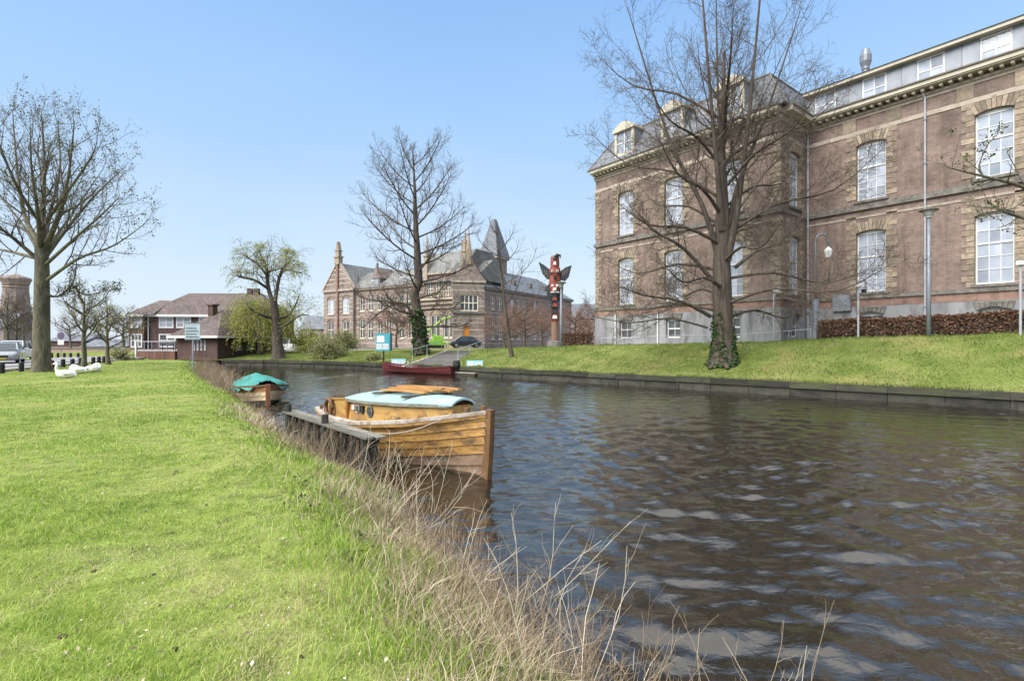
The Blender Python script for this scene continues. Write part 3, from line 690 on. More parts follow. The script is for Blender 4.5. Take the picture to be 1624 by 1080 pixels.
# pavilion standing forward of the wing, partly behind the big tree
LA, DA = 13.74, 12.0
wingA = thing('brick_building', 'brown brick pavilion with slate mansard roof and white dormers, behind the big ivy-clad tree', 'building', (PRX, PRY, BG), BROT)
usA = [-10.85, -6.87, -2.85]
fA = front(0, 0); mb = MB(); facade(mb, fA, -LA, 0, 2.2, 13.0, [o for o in ops_for(usA) if o[2] > 2])
fR = side(0, 0); facade(mb, fR, 0, 3.2, 2.2, 13.0, [o for o in ops_for([1.72]) if o[2] > 2])
mb.face([(-LA, 0, -.3), (-LA, 0, 13), (-LA, DA, 13), (-LA, DA, -.3)]).face([(-LA, DA, 0), (0, DA, 0), (0, DA, 13), (-LA, DA, 13)]).face([(0, 3.2, 2.2), (0, DA, 2.2), (0, DA, 13), (0, 3.2, 13)])
mb.build('wall', K['brick'], wingA)
mb = MB(); facade(mb, front(0, -.05), -LA - .05, .05, -.3, 2.2, [o for o in ops_for(usA) if o[2] < 2]); facade(mb, side(.05, 0), -.05, 3.2, -.3, 2.2, [o for o in ops_for([1.72]) if o[2] < 2])
mb.face([(-LA - .05, -.05, 2.2), (.05, -.05, 2.2), (0, 0, 2.2), (-LA, 0, 2.2)]); mb.build('plinth_wall', K['plaster'], wingA)
MB().box(-LA - .02, -.02, 2.215, .02, .02, 2.615).build('brick_band', K['brick_red'], wingA); MB().box(-.02, .021, 2.215, .02, 3.19, 2.615).build('brick_band', K['brick_red'], wingA)
for u in usA: dressing(wingA, fA, u, 0); basement(wingA, fA, 0, u)
dressing(wingA, fR, 1.72, R(90)); basement(wingA, fR, R(90), 1.72)
courses(wingA, fA, 0, -LA - .1, .1, usA); 
def bar90(name, m, z0, z1, prj): MB().box(0, .055, z0, prj, 3.19, z1).build(name, m, wingA)
for a in (('string_course', K['string'], 2.62, 2.80, .10), ('string_course', K['string'], 7.46, 7.64, .13), ('stone_band', K['stone_pale'], 11.62, 11.84, .035), ('cornice', K['stone_pale'], 12.5, 12.78, .10), ('cornice', K['cornice'], 12.95, 13.19, .60), ('cornice', K['lead'], 13.21, 13.27, .66)): bar90(*a)
# corner stones
for cx_, rz_ in ((0, 0), (-LA, 0)):
    for i in range(34):
        z = 2.86 + i * .274
        if abs(z - 7.5) < .3 or z > 11.5: continue
        L_ = .55 if i % 2 else .36; s = -1 if cx_ == 0 else 1; D_ = .36 if i % 2 else .55
        MB().box(min(-s * .035, s * L_), -.035, z + .012, max(-s * .035, s * L_), D_, z + .262).build('corner_stone', K['stone'], wingA, (cx_, 0, 0))
# mansard
def mansard(b, x0, x1, y0, y1, z0, z1, ins, m):
    mb = MB(); a = [(x0, y0, z0), (x1, y0, z0), (x1, y1, z0), (x0, y1, z0)]; t = [(x0+ins, y0+ins, z1), (x1-ins, y0+ins, z1), (x1-ins, y1-ins, z1), (x0+ins, y1-ins, z1)]
    for i in range(4): mb.face([a[i], a[(i+1) % 4], t[(i+1) % 4], t[i]])
    mb.face(t); mb.build('roof', m, b)
    e = MB()
    for i in range(4): e.tube([t[i], t[(i+1) % 4]], .09, 6); e.tube([a[i], t[i]], .07, 6)
    e.build('roof_flashing', K['lead'], b)
mansard(wingA, -LA - .45, .45, -.45, DA, 13.27, 15.9, 1.6, K['slate'])
for u in usA:
    d = inst('dormer', MB().box(-.78, 0, 0, -.60, 1.6, 1.75).box(.60, 0, 0, .78, 1.6, 1.75).box(-.60, 0, 0, .60, .12, .22).mesh('dormer', K['cornice']), wingA, (u, -.2, 13.62), 0, (1.1, 1, 1.12))
    arcp = [(-.9 + 1.8 * i / 10, 1.75 + .42 * math.sin(math.pi * i / 10)) for i in range(11)]
    MB().prism([(-.9, 1.62)] + arcp + [(.9, 1.62)], lambda a, c, y: (a, y, c), -.12, 1.9).build('dormer_hood', K['cornice'], d, fix=True)
    MB().box(-.776, .16, .02, -.604, 1.9, 1.7).build('dormer_cheek', K['panel'], d, (.0, .0, 0)); MB().box(.784, .14, .02, .80, 1.9, 1.7).build('dormer_cheek', K['panel'], d)
    MB().box(-.6, .10, .22, .6, .16, 1.62).build('pane', K['pane'], d)
    MB().box(-.03, .06, .22, .03, .099, 1.62).box(-.6, .062, .85, .6, .098, .91).build('glazing_bar', K['white'], d)
# small service cabinets and pipes on the basement walls
MB().box(.06, .45, .9, .22, 1.05, 1.9).build('wall_cabinet', K['panel'], wingA)
MB().box(12.6, -.30, 2.1, 14.0, -.07, 3.3).build('wall_cabinet', K['panel'], wingB); MB().box(1.5, -.25, 2.0, 2.4, -.06, 2.9).build('wall_cabinet', K['panel'], wingB)
for u in (-11.7, -8.0): MB().tube([(u, -.14, -.2), (u, -.14, 2.3)], .05, 6).build('vent_pipe', K['white'], wingA)

# ------------------------------------------------------------------ neo-gothic museum across the water
MC = Vector((-5.05, 72.0, 1.35)); MROT = math.atan2(-.545, .839)
mus = thing('museum', 'banded brick and stone gothic building with slate roofs and spires across the canal', 'building', MC, MROT)
fF = front(0, 0)
def mwin(fn, u, z, w, h, rz=0, cols=2, rows=2, pane='pane_dark', frame='cream', arch=True):
    window(mus, fn(u, 0, z), rz, w, h, cols, rows, 0, fw=.11, bar=.09, pane=pane, frame=frame, dep=.1)
    MB().box(-w/2-.1, -.08, -.18, w/2+.1, .1, -.01).build('sill', K['stone_pale'], mus, fn(u, 0, z), rz)
    if arch:
        arcp = [(-w/2-.12 + (w+.24)*i/8, .62*math.sin(math.pi*i/8)) for i in range(9)]; arci = [(-w/2+.1 + (w-.2)*i/8, .42*math.sin(math.pi*i/8)) for i in range(9)]
        MB().prism(arcp + arci[::-1], lambda a, c, y: (a, y, c), -.07, .02).build('window_arch', K['brick_red'], mus, fn(u, 0, z + h + .02), rz, fix=True)
def bands(fn, rz, u0, u1, zs, ops, hgt=.17, prj=.025):
    for z in zs:
        cuts = sorted((o[0] - .05, o[1] + .05) for o in ops if o[2] - .1 < z < o[3] + .1); a = u0
        for c0, c1 in cuts + [(u1, u1)]:
            if c0 - a > .15: MB().box(a, -prj, z, c0, .02, z + hgt).build('stone_stripe', K['stone_pale'], mus, fn(0, 0, 0), rz)
            a = max(a, c1)
EVM = 9.6
# left gable pavilion
gx0, gx1, gy = -32.9, -25.2, -.5
fG = front(0, gy); gw = [(-31.9, -30.2), (-27.9, -26.2)]
opsG = [(a, b, z0, z1, 0) for a, b in gw for z0, z1 in ((1.5, 4.3), (5.6, 8.2))]
mb = MB(); facade(mb, fG, gx0, gx1, -.2, EVM + .2, opsG, .25)
xm = (gx0 + gx1) / 2; gp = [(gx0, EVM + .2), (gx1, EVM + .2), (xm + .5, 14.2), (xm - .5, 14.2)]
mb.face([(p, gy, q) for p, q in gp]); mb.face([(gx0, gy, -.2), (gx0, 10, -.2), (gx0, 10, EVM + .2), (gx0, gy, EVM + .2)]).face([(gx1, gy, -.2), (gx1, gy, EVM + .2), (gx1, 4, EVM + .2), (gx1, 4, -.2)])
mb.build('wall', K['brick_m'], mus)
for o in opsG: mwin(fG, (o[0] + o[1]) / 2, o[2], o[1] - o[0], o[3] - o[2], pane='pane' if o[2] > 5 else 'pane_dark')
bands(fG, 0, gx0, gx1, [.5, 1.5, 2.3, 3.1, 4.0, 4.9, 5.9, 6.6, 7.3, 8.0, 8.7], opsG)
MB().box(gx0 - .2, -.25, EVM - .2, gx1 + .2, .05, EVM + .2).build('cornice', K['stone_pale'], mus, fG(0, 0, 0))
for k, z in enumerate([10.6, 11.4, 12.2, 13.0, 13.7]):
    hw = (gx1 - gx0) / 2 * (14.6 - z) / (14.6 - EVM); MB().box(xm - hw, -.03, z, xm + hw, .02, z + .2).build('stone_stripe', K['stone_pale'], mus, fG(0, 0, 0))
MB().box(xm - .22, -.3, 0, xm + .22, 0, 14.0).build('buttress', K['brick_red'], mus, fG(0, 0, 0))
sp_ = MB().box(xm - .55, -.35, 14.0, xm + .55, .5, 15.2).box(xm - .7, -.5, 15.2, xm + .7, .65, 15.4).box(xm - .42, -.25, 15.4, xm + .42, .4, 16.3).box(xm - .55, -.35, 16.3, xm + .55, .5, 16.45)
sp_.prism([(-.4, 16.45), (.4, 16.45), (.06, 17.9), (-.06, 17.9)], lambda a, c, y: (xm + a, y, c), -.25, .4); sp_.build('gable_spire', K['stone'], mus, fG(0, 0, 0))
for s in (-1, 1):
    MB().prism([(xm + s*.3, 14.55), (xm + s*.3, 14.2), (xm + s*4.15, 9.55), (xm + s*4.15, 9.95)], lambda a, c, y: (a, y, c), gy - .12, gy + .35).build('gable_coping', K['stone_pale'], mus, fix=True)
MB().prism([(gx0 - .2, EVM + .1), (gx1 + .2, EVM + .1), (xm, 14.3)], lambda a, c, y: (a, y, c), gy + .36, 10.5).build('roof', K['slate_m'], mus, fix=True)
MB().box(gx0 + .6, -.07, 10.4, gx0 + .6 + .01, 0, 10.41)
for s in (-1, 1): mwin(fG, xm + s * 1.0, 10.9, .7, 1.6, cols=1, arch=False)
# long left range
rx0, rx1 = -25.2, -9.6
ww = [-23.6, -21.6, -19.4, -17.4, -14.6, -12.6, -10.8]
opsF = [(u - .62, u + .62, z0, z1, 0) for u in ww for z0, z1 in ((1.4, 4.5), (5.9, 8.3))]
mb = MB(); facade(mb, fF, rx0, rx1, -.2, EVM, opsF, .25); mb.build('wall', K['brick_m'], mus)
for o in opsF: mwin(fF, (o[0] + o[1]) / 2, o[2], 1.24, o[3] - o[2])
bands(fF, 0, rx0, rx1, [.5, 1.5, 2.3, 3.1, 4.0, 4.9, 6.3, 7.1, 7.9], opsF)
MB().box(rx0, -.3, EVM - .25, rx1, .05, EVM + .05).build('cornice', K['stone'], mus)
MB().prism([(-.4, EVM + .05), (8, EVM + .05), (5.6, 12.75), (4.2, 12.9)], lambda a, c, x: (x, a, c), -27, 0).build('roof', K['slate_m'], mus, fix=True)
dm = MB().box(-.75, -.1, 9.9, .75, 2.5, 11.2).prism([(-.95, 11.2), (.95, 11.2), (.12, 13.0), (-.12, 13.0)], lambda a, c, y: (a, y, c), -.25, 3.2)
dmo = dm.build('dormer', K['brick_m'], mus, (-20.6, .5, 0)); MB().box(-.45, -.14, 10.0, .45, -.08, 11.1).build('pane', K['pane'], dmo)
MB().box(-.15, -.1, 13.0, .15, .2, 13.7).build('finial', K['stone'], dmo)
for u in (-22.7, -16.2, -11.8):
    MB().face([(u - .5, 1.05, 10.66), (u + .5, 1.05, 10.66), (u + .5, 2.0, 11.36), (u - .5, 2.0, 11.36)]).build('skylight', K['pane'], mus)
# arcade with balcony in front of a taller centre
ax0, ax1, ay = -10.2, -2.2, -1.6
fC = front(0, ay); opsC = [(u + s * .5 - .42, u + s * .5 + .42, 1.4, 4.7, 0) for u in (-8.7, -6.2, -3.7) for s in (-1, 1)]
mb = MB(); facade(mb, fC, ax0, ax1, -.2, 7.0, opsC, .3); mb.face([(ax0, ay, -.2), (ax0, 0, -.2), (ax0, 0, 7), (ax0, ay, 7)]).face([(ax1, ay, -.2), (ax1, ay, 7), (ax1, 0, 7), (ax1, 0, -.2)]).face([(ax0, ay, 7), (ax1, ay, 7), (ax1, 0, 7), (ax0, 0, 7)])
mb.build('wall', K['brick_m'], mus)
for o in opsC: mwin(fC, (o[0] + o[1]) / 2, o[2], .84, 3.3, cols=1, rows=2, arch=False)
for u in (-8.7, -6.2, -3.7):
    arcp = [(-1.05 + 2.1*i/10, .95*math.sin(math.pi*i/10)) for i in range(11)]; arci = [(-.8 + 1.6*i/10, .7*math.sin(math.pi*i/10)) for i in range(11)]
    MB().prism(arcp + arci[::-1], lambda a, c, y: (a, y, c), -.1, .02).build('window_arch', K['brick_red'], mus, fC(u, 0, 4.75), fix=True)
    MB().prism(arci, lambda a, c, y: (a, y, c), -.02, .02).build('arch_infill', K['stone'], mus, fC(u, 0, 4.76), fix=True)
bands(fC, 0, ax0, ax1, [.6, 1.9, 2.6, 3.3, 4.1], opsC)
MB().box(ax0 - .2, -.3, 6.2, ax1 + .2, .1, 6.5).build('cornice', K['stone'], mus, fC(0, 0, 0)); MB().box(ax0 - .25, -.35, 6.85, ax1 + .25, .1, 7.1).build('cornice', K['stone_pale'], mus, fC(0, 0, 0))
for i in range(17):
    u = ax0 + .25 + i * (ax1 - ax0 - .5) / 16; MB().tube([(u, -.15, 7.1), (u, -.15, 7.95)], .09, 6).build('baluster', K['stone'], mus, fC(0, 0, 0))
MB().box(ax0 - .1, -.3, 7.95, ax1 + .1, 0, 8.12).build('balustrade_rail', K['stone_pale'], mus, fC(0, 0, 0))
fU = front(0, .02); opsU = [(u - .5, u + .5, 7.6, 9.9, 0) for u in (-8.6, -7.0, -5.2, -3.6)]
mb = MB(); facade(mb, fU, -9.6, -2.0, 6.9, 11.0, opsU, .25); mb.build('wall', K['brick_m'], mus)
for o in opsU: mwin(fU, (o[0] + o[1]) / 2, o[2], 1.0, 2.3)
MB().box(-9.8, -.3, 10.8, -1.9, .1, 11.1).build('cornice', K['stone_pale'], mus)
MB().prism([(-.3, 11.1), (9, 11.1), (6.5, 14.4), (2.2, 14.4)], lambda a, c, x: (x, a, c), -9.9, -1.7).build('roof', K['slate_m'], mus, fix=True)
for u in (-9.2, -1.9):
    s_ = MB().box(-.35, -.4, 10, .35, .3, 13.6).box(-.5, -.55, 13.6, .5, .45, 13.8); s_._lathe([(.34, 13.8), (.3, 14.6), (.04, 17.0)], (0, -.05, 0), 6); s_.build('gable_spire', K['stone'], mus, (u, 0, 0))
MB().box(-4.6, 2.4, 14.4, -3.9, 3.2, 16.0).build('chimney', K['brick_m'], mus)
# corner bay with the orange door, facing the camera
cb_ = Vector((-1.6, -.2)); crz = R(-45) + R(90)
fK = lambda u, d, z: (-1.55 + (u * .7071) - d * .7071 * -1 * -1 + 1.2, -1.1 + (u * .7071) + d * .7071, z)
KROT = R(45)
kx, ky = -.5, -1.0
def fK(u, d, z):
    return (kx + u * math.cos(KROT) - d * math.sin(KROT), ky + u * math.sin(KROT) + d * math.cos(KROT), z)
opsK = [(-1.3, 1.3, 5.1, 7.4, 0), (-.75, .05, .3, 3.0, 0)]
mb = MB(); facade(mb, fK, -2.2, 2.2, -.2, 9.3, opsK, .3)
for u in (-2.2, 2.2): mb.face([fK(u, 0, -.2), fK(u, 3, -.2), fK(u, 3, 9.3), fK(u, 0, 9.3)])
mb.face([fK(-2.2, 0, 9.3), fK(2.2, 0, 9.3), fK(.25, 0, 13.0), fK(-.25, 0, 13.0)]); mb.build('wall', K['brick_m'], mus)
window(mus, fK(0, 0, 5.1), KROT, 2.6, 2.3, 4, 2, 0, fw=.12, bar=.12, pane='pane_dark', frame='cream', dep=.1)
dr = MB().box(-.4, .12, 0, .4, .2, 2.7).build('door', K['door_o'], mus, fK(-.35, 0, .3), KROT)
for s in (-1, 1):
    for z in (.25, 1.35): MB().box(s*.19 - .13, .09, z, s*.19 + .13, .12, z + .9).build('door_panel', K['door_o'], dr)
MB().box(-.55, -.05, 2.72, .55, .05, 2.95).build('door_lintel', K['brick_red'], mus, fK(-.35, 0, .3), KROT)
bands(fK, KROT, -2.2, 2.2, [.6, 1.5, 2.4, 3.4, 4.0, 5.7, 6.4, 7.9, 8.6], opsK)
MB().box(-2.4, -.2, 4.75, 2.4, .1, 5.0).build('sill', K['string'], mus, fK(0, 0, 0), KROT); MB().box(-2.4, -.2, 9.1, 2.4, .1, 9.35).build('cornice', K['stone_pale'], mus, fK(0, 0, 0), KROT)
MB().prism([(-2.35, 9.35), (2.35, 9.35), (0, 13.0)], lambda a, c, y: (a, y, c), .02, 2.2).build('roof', K['slate_m'], mus, fK(0, 0, 0), KROT, fix=True)
s_ = MB().box(-.3, -.15, 11.6, .3, .5, 13.7); s_._lathe([(.32, 13.7), (.27, 14.4), (.03, 16.6)], (0, .15, 0), 6); s_.build('gable_spire', K['stone'], mus, fK(0, 0, 0), KROT)
# right range receding
fS = side(0, 0); wr = [4.2, 6.0, 9.4, 11.2, 13.0, 16.4, 18.2, 21.6, 23.4, 26.8]
opsS = [(u - .5, u + .5, 1.2, 3.8, 0) for u in wr] + [(u - .5, u + .5, 5.6, 7.4, 0) for u in wr]
mb = MB(); facade(mb, fS, 1.8, 30, -.2, 8.6, opsS, .25); mb.face([(0, 30, -.2), (-10, 30, -.2), (-10, 30, 8.6), (0, 30, 8.6)]); mb.build('wall', K['brick_m'], mus)
for i, o in enumerate(opsS): mwin(fS, (o[0] + o[1]) / 2, o[2], 1.0, o[3] - o[2], R(90), arch=False, pane='pane' if i % 3 == 0 and o[2] > 5 else 'pane_dark')
bands(fS, R(90), 1.8, 30, [.5, 2.0, 3.0, 4.4, 5.0, 7.9], opsS)
MB().box(.0, 1.8, 8.4, .35, 30.2, 8.75).build('cornice', K['string'], mus)
mb = MB(); e0, e1 = 8.75, 12.6
mb.face([(.4, 1.2, e0), (.4, 30.3, e0), (-5, 25.5, e1), (-5, 5.5, e1)]).face([(-10.4, 1.2, e0), (.4, 1.2, e0), (-5, 5.5, e1)]).face([(.4, 30.3, e0), (-10.4, 30.3, e0), (-5, 25.5, e1)]).face([(-10.4, 30.3, e0), (-10.4, 1.2, e0), (-5, 5.5, e1), (-5, 25.5, e1)]); mb.build('roof', K['slate'], mus)
for y in (12, 17, 22): MB().box(-.2, -.35, 9.6, .5, .35, 10.3).build('roof_vent', K['lead'], mus, (-1.6, y, .4))
# tall pyramid tower behind
tw = MB(); tx, ty, h_ = -6.0, 13.0, 1.55
tw.box(tx - h_, ty - h_, 0, tx + h_, ty + h_, 14.6); tw.build('tower', K['brick_m'], mus)
MB().box(tx - h_ - .3, ty - h_ - .3, 14.6, tx + h_ + .3, ty + h_ + .3, 14.95).build('tower_cornice', K['stone_pale'], mus)
tw = MB(); cs = [(-1, -1), (1, -1), (1, 1), (-1, 1)]
for i in range(4):
    (a, b), (c, d) = cs[i], cs[(i+1) % 4]; e = h_ + .4
    tw.face([(tx+a*e, ty+b*e, 14.95), (tx+c*e, ty+d*e, 14.95), (tx+c*.3, ty+d*.3, 21.4), (tx+a*.3, ty+b*.3, 21.4)])
tw.face([(tx + a*.3, ty + b*.3, 21.4) for a, b in cs]); tw.build('tower_roof', K['slate'], mus)

# ------------------------------------------------------------------ houses on the left
hs = thing('brick_house', 'two-storey dark brick house with brown hipped tile roof and white windows', 'house', (at(332, 543, 72).x, 72.0, .9), R(3))
X0, X1, YD, EH, RH = -8.5, 8.4, 9.0, 5.05, 8.5
hop = [(-6.9, -4.9, 3.2, 4.75, 0), (-4.55, -2.5, 3.2, 4.75, 0), (-6.9, -4.6, .5, 2.4, 0), (-1.5, .6, 3.2, 4.75, 0), (2.0, 4.0, 3.2, 4.75, 0), (5.0, 7.0, 3.2, 4.75, 0)]
mb = MB(); facade(mb, front(0, 0), X0, X1, -.2, EH, hop, .18); mb.face([(X1, 0, -.2), (X1, YD, -.2), (X1, YD, EH), (X1, 0, EH)]).face([(X0, 0, -.2), (X0, 0, EH), (X0, YD, EH), (X0, YD, -.2)]).face([(X0, YD, 0), (X1, YD, 0), (X1, YD, EH), (X0, YD, EH)]); mb.build('wall', K['brick_h'], hs)
for o in hop: window(hs, ((o[0]+o[1])/2, 0, o[2]), 0, o[1]-o[0], o[3]-o[2], 2, 2, 0, fw=.16, bar=.12, pane='pane' if o[2] > 2 else 'pane_dark', dep=.02)
rf = MB(); e = .55; a = [(X0-e, -e, EH), (X1+e, -e, EH), (X1+e, YD+e, EH), (X0-e, YD+e, EH)]; t = [(X0+3.2, YD/2, RH), (X1-3.2, YD/2, RH)]
rf.face([a[0], a[1], t[1], t[0]]).face([a[1], a[2], t[1]]).face([a[2], a[3], t[0], t[1]]).face([a[3], a[0], t[0]]).face(a[::-1]); rfo = rf.build('roof', K['tile'], hs)
MB().box(X0-e, -e-.03, EH-.28, X1+e, -e+.05, EH+.02).box(X0-e-.03, -e+.06, EH-.28, X0-e+.05, YD, EH+.02).build('gutter', K['white'], hs)
for x in (3.6, 4.6): MB().box(x-.35, YD/2-.3, RH-.6, x+.35, YD/2+.3, RH+.75).build('chimney', K['brick_h'], rfo)
MB().tube([(-8.2, -.15, 0), (-8.2, -.15, EH-.2)], .07, 6).build('downpipe', K['white'], hs)
# side bay of the house
bop = [(-10.3, -8.75, 3.2, 4.75, 0), (-10.3, -8.75, .5, 2.4, 0)]
mb = MB(); facade(mb, front(0, -.6), -10.5, X0 - .003, -.2, EH, bop, .18); mb.face([(-10.5, -.6, -.2), (-10.5, -.6, EH), (-10.5, 5, EH), (-10.5, 5, -.2)]).face([(X0 - .003, -.6, -.2), (X0 - .003, 0, -.2), (X0 - .003, 0, EH), (X0 - .003, -.6, EH)]); mb.build('wall', K['brick_h'], hs)
for o in bop: window(hs, ((o[0]+o[1])/2, -.6, o[2]), 0, o[1]-o[0], o[3]-o[2], 3, 2, 0, fw=.14, bar=.1, pane='pane' if o[2] > 2 else 'pane_dark', dep=.02)
MB().face([(-10.9, -1.0, EH), (-7.0, -1.0, EH), (-7.0, 3, 7.3), (-8.6, 3, 7.3)]).face([(-10.9, -1.0, EH), (-8.6, 3, 7.3), (-10.9, 6, EH)]).build('roof', K['tile'], hs)
MB().box(-10.95, -1.06, EH-.28, -8.3, -.98, EH).build('gutter', K['white'], hs)

KB = at(345, 543, 48.0); brz = math.atan2(-.26, .97)
bh = thing('boathouse', 'low dark brick building with hipped tile roof standing at the water edge', 'building', (KB.x, KB.y, 0), brz)
BW, BD, BE = 4.75, 8.0, 2.68
sop = [(-2.9 + i * .42, -2.65 + i * .42, 1.35, 2.3, 0) for i in range(4)]
mb = MB(); facade(mb, front(0, 0), -BW, 0, -.6, BE, sop, .12); facade(mb, side(0, 0), 0, BD, -.6, BE, [(2.2, 3.0, 1.3, 1.75, 0), (3.6, 4.4, 1.3, 1.75, 0)], .12)
mb.face([(-BW, 0, -.6), (-BW, 0, BE), (-BW, BD, BE), (-BW, BD, -.6)]); mb.build('wall', K['brick_h'], bh)
for o in sop: window(bh, ((o[0]+o[1])/2, 0, o[2]), 0, .25, .95, 1, 2, 0, fw=.05, bar=.04, dep=.04)
for y in (2.6, 4.0): window(bh, (0, y, 1.3), R(90), .8, .45, 2, 1, 0, fw=.06, bar=.05, dep=.04)
e = .6; a = [(-BW-e, -e, BE), (e, -e, BE), (e, BD+e, BE), (-BW-e, BD+e, BE)]; t = [(-BW/2, 3.0, 5.35), (-BW/2, BD-3.0, 5.35)]
MB().face([a[0], a[1], t[0]]).face([a[1], a[2], t[1], t[0]]).face([a[2], a[3], t[1]]).face([a[3], a[0], t[0], t[1]]).face(a[::-1]).build('roof', K['tile'], bh)
MB().box(-BW-e, -e-.04, BE-.17, e, -e+.03, BE+.05).box(e-.03, -e+.031, BE-.17, e+.04, BD+e, BE+.05).build('gutter', K['white'], bh)
MB().box(-BW/2-.9, 2.1, 4.7, -BW/2-.3, 2.7, 5.75).box(-BW/2-1.0, 2.0, 5.75, -BW/2-.2, 2.8, 5.9).build('chimney', K['brick_h'], bh)

# terrace with brown board front and glass railing between house and boathouse
tp = at(216, 543, 50.5); tr_ = thing('terrace', 'raised terrace with brown board front and pale railing beside the dark house', 'terrace', (tp.x, tp.y, 0), math.atan2(KB.y - .2 + .26*4.75 - tp.y, KB.x - .97*4.75 - tp.x))
tl = math.hypot(KB.x - .97*4.75 - tp.x, KB.y + .26*4.75 - tp.y) - .05
MB().box(0, .1, -.5, tl, 6, 1.22).build('deck', K['boards'], tr_)
nb = 22; bd = MB().box(.012, 0, .0, tl / nb - .012, .09, 1.25).mesh('board', K['boards'])
for i in range(nb): inst('board', bd, tr_, (i * tl / nb, 0, 0))
for i in range(6): MB().box(-.03, 0, 1.25, .03, .06, 2.15).build('railing_post', K['steel'], tr_, (i * (tl - .1) / 5 + .05, .03, 0))
MB().box(0, .02, 2.15, tl, .1, 2.22).build('top_rail', K['pipe'], tr_); MB().box(0, .02, 1.26, tl, .1, 1.33).build('bottom_rail', K['pipe'], tr_)
MB().box(-.06, -.06, 0, .06, .06, 2.2).build('corner_post', K['white'], tr_, (-.02, 0, 0))
gp_ = thing('closed_parasol', 'dark green closed parasol standing on the brown terrace', 'parasol', (tp.x + tl * .8, tp.y + 1.2, 1.22))
MB().tube([(0, 0, 0), (0, 0, 2.5)], .03, 6).build('pole', K['steel'], gp_); MB()._lathe([(.05, .7), (.2, .9), (.16, 1.6), (.05, 2.4)], (0, 0, 0), 8).build('folded_canopy', M('dark_green_canvas', (.02, .07, .06), rough=.8), gp_)
for k in range(4):
    tb = thing('terrace_table', ['dark round table at the open end of the terrace', 'dark round table second along the terrace railing', 'dark round table third along the terrace railing', 'dark round table nearest the green parasol'][k], 'table', (tp.x + .9 + k * 1.1, tp.y + .9, 1.22), 0, 'dark tables on the terrace')
    MB()._lathe([(.42, .70), (.42, .74)], (0, 0, 0), 10).build('table_top', K['black'], tb); MB().tube([(0, 0, 0), (0, 0, .7)], .04, 6).build('leg', K['black'], tb)

# windmill stump, distant roofs
ml = thing('windmill', 'tall tapered brick mill tower behind bare trees', 'windmill', (at(25, 543, 170).x, 170, 1))
MB()._lathe([(4.9, 0), (4.1, 8), (3.2, 19.5), (3.2, 20)], (0, 0, 0), 8).build('tower', K['mill'], ml)
MB()._lathe([(3.4, 20), (3.5, 20.6), (4.1, 22.0), (3.7, 22.6), (1.0, 23.6)], (0, 0, 0), 10).build('cap', K['mill'], ml)
for k in range(3): MB()._lathe([(3.42, 0), (3.5, .2), (3.42, .4)], (0, 0, 0), 10).build('ring_band', K['stone'], ml, (0, 0, 19.2 + k * .9))
for k, (p0, p1, D, ev, rg, lab) in enumerate([(78, 135, 120, 541, 530, 'low grey-roofed house far down the street, left of the young tree'), (130, 200, 110, 550, 538, 'long low dark-roofed building beyond the brick parapet'), (-60, 6, 90, 520, 492, 'pale house half hidden behind the left bare trees'), (476, 530, 110, 522, 500, 'grey slate roofed house behind the pale green shrubs'), (900, 960, 120, 505, 480, 'distant pale house between the carved pole and the brick pavilion')]):
    a, b = at(p0, ev, D), at(p1, ev, D); hd = thing('distant_house', lab, 'house', (a.x, D, .95))
    wd = b.x - a.x; eh = a.z - .95; rh = at(0, rg, D).z - .95
    MB().box(0, 0, -.1, wd, 8, eh).build('wall', K['brick_h'] if k < 2 else K['brick_m'], hd)
    MB().prism([(-.4, eh), (8.4, eh), (4, rh)], lambda q, c, x: (x, q, c), -.3, wd + .3).build('roof', K['slate'], hd, fix=True)
    nwn = max(2, int(wd / 2.2))
    if eh > 2.6:
        for i in range(nwn): window(hd, (wd * (i + .5) / nwn, -.2, eh - 1.9), 0, 1.0, 1.3, 2, 1, 0, fw=.12, bar=.1, pane='pane_dark', dep=.15)

# ------------------------------------------------------------------ quay wall, steps, road
qw_ = thing('quay_wall', 'low mossy quay edge of timber coping and wet slabs along the far bank', 'wall')
cop = MB().box(-.78, -.06, .30, .78, .34, .53).mesh('coping', K['quay']); slb = MB().box(-.775, .02, -.5, .775, .2, .295).mesh('quay_slab', K['quay2']); cl = MB().box(-.05, -.04, -.5, .05, .02, .29).mesh('quay_pile', K['postwood'])
t = cum[1] + 6; rq = random.Random(4)
while t < cum[9]:
    q = quay_at(t); n = quay_n(t); rz = math.atan2(n[0], -n[1]) + math.pi; z = rq.uniform(-.012, .012)
    inst('coping', cop, qw_, (q[0], q[1], z), rz + rq.uniform(-.008, .008)); inst('quay_slab', slb, qw_, (q[0], q[1], z * .5), rz)
    if rq.random() < .75: inst('quay_pile', cl, qw_, (q[0] - n[1] * .7 * rq.uniform(.6, 1), q[1] + n[0] * .7, 0), rz)
    t += 1.57
stp = thing('quay_steps', 'broad grey stone steps climbing the grass bank from the landing stage', 'steps', (ST0[0], ST0[1], 0), math.atan2(STD[1], STD[0]) - math.pi / 2)
ns = 11
for i in range(ns):
    MB().box(-1.6, i * STL / ns, -.2, 1.6, (i + 1) * STL / ns + .05, .42 + .95 * (i + 1) / ns).build('step', K['paving'], stp)
for s in (-1, 1):
    MB().prism([(-.2, .1), (STL, .1), (STL, 1.40), (-.2, .44)], lambda a, c, x: (x, a, c), s * 1.75 - .12, s * 1.75 + .12).build('side_kerb', K['stone_pale'], stp, fix=True)
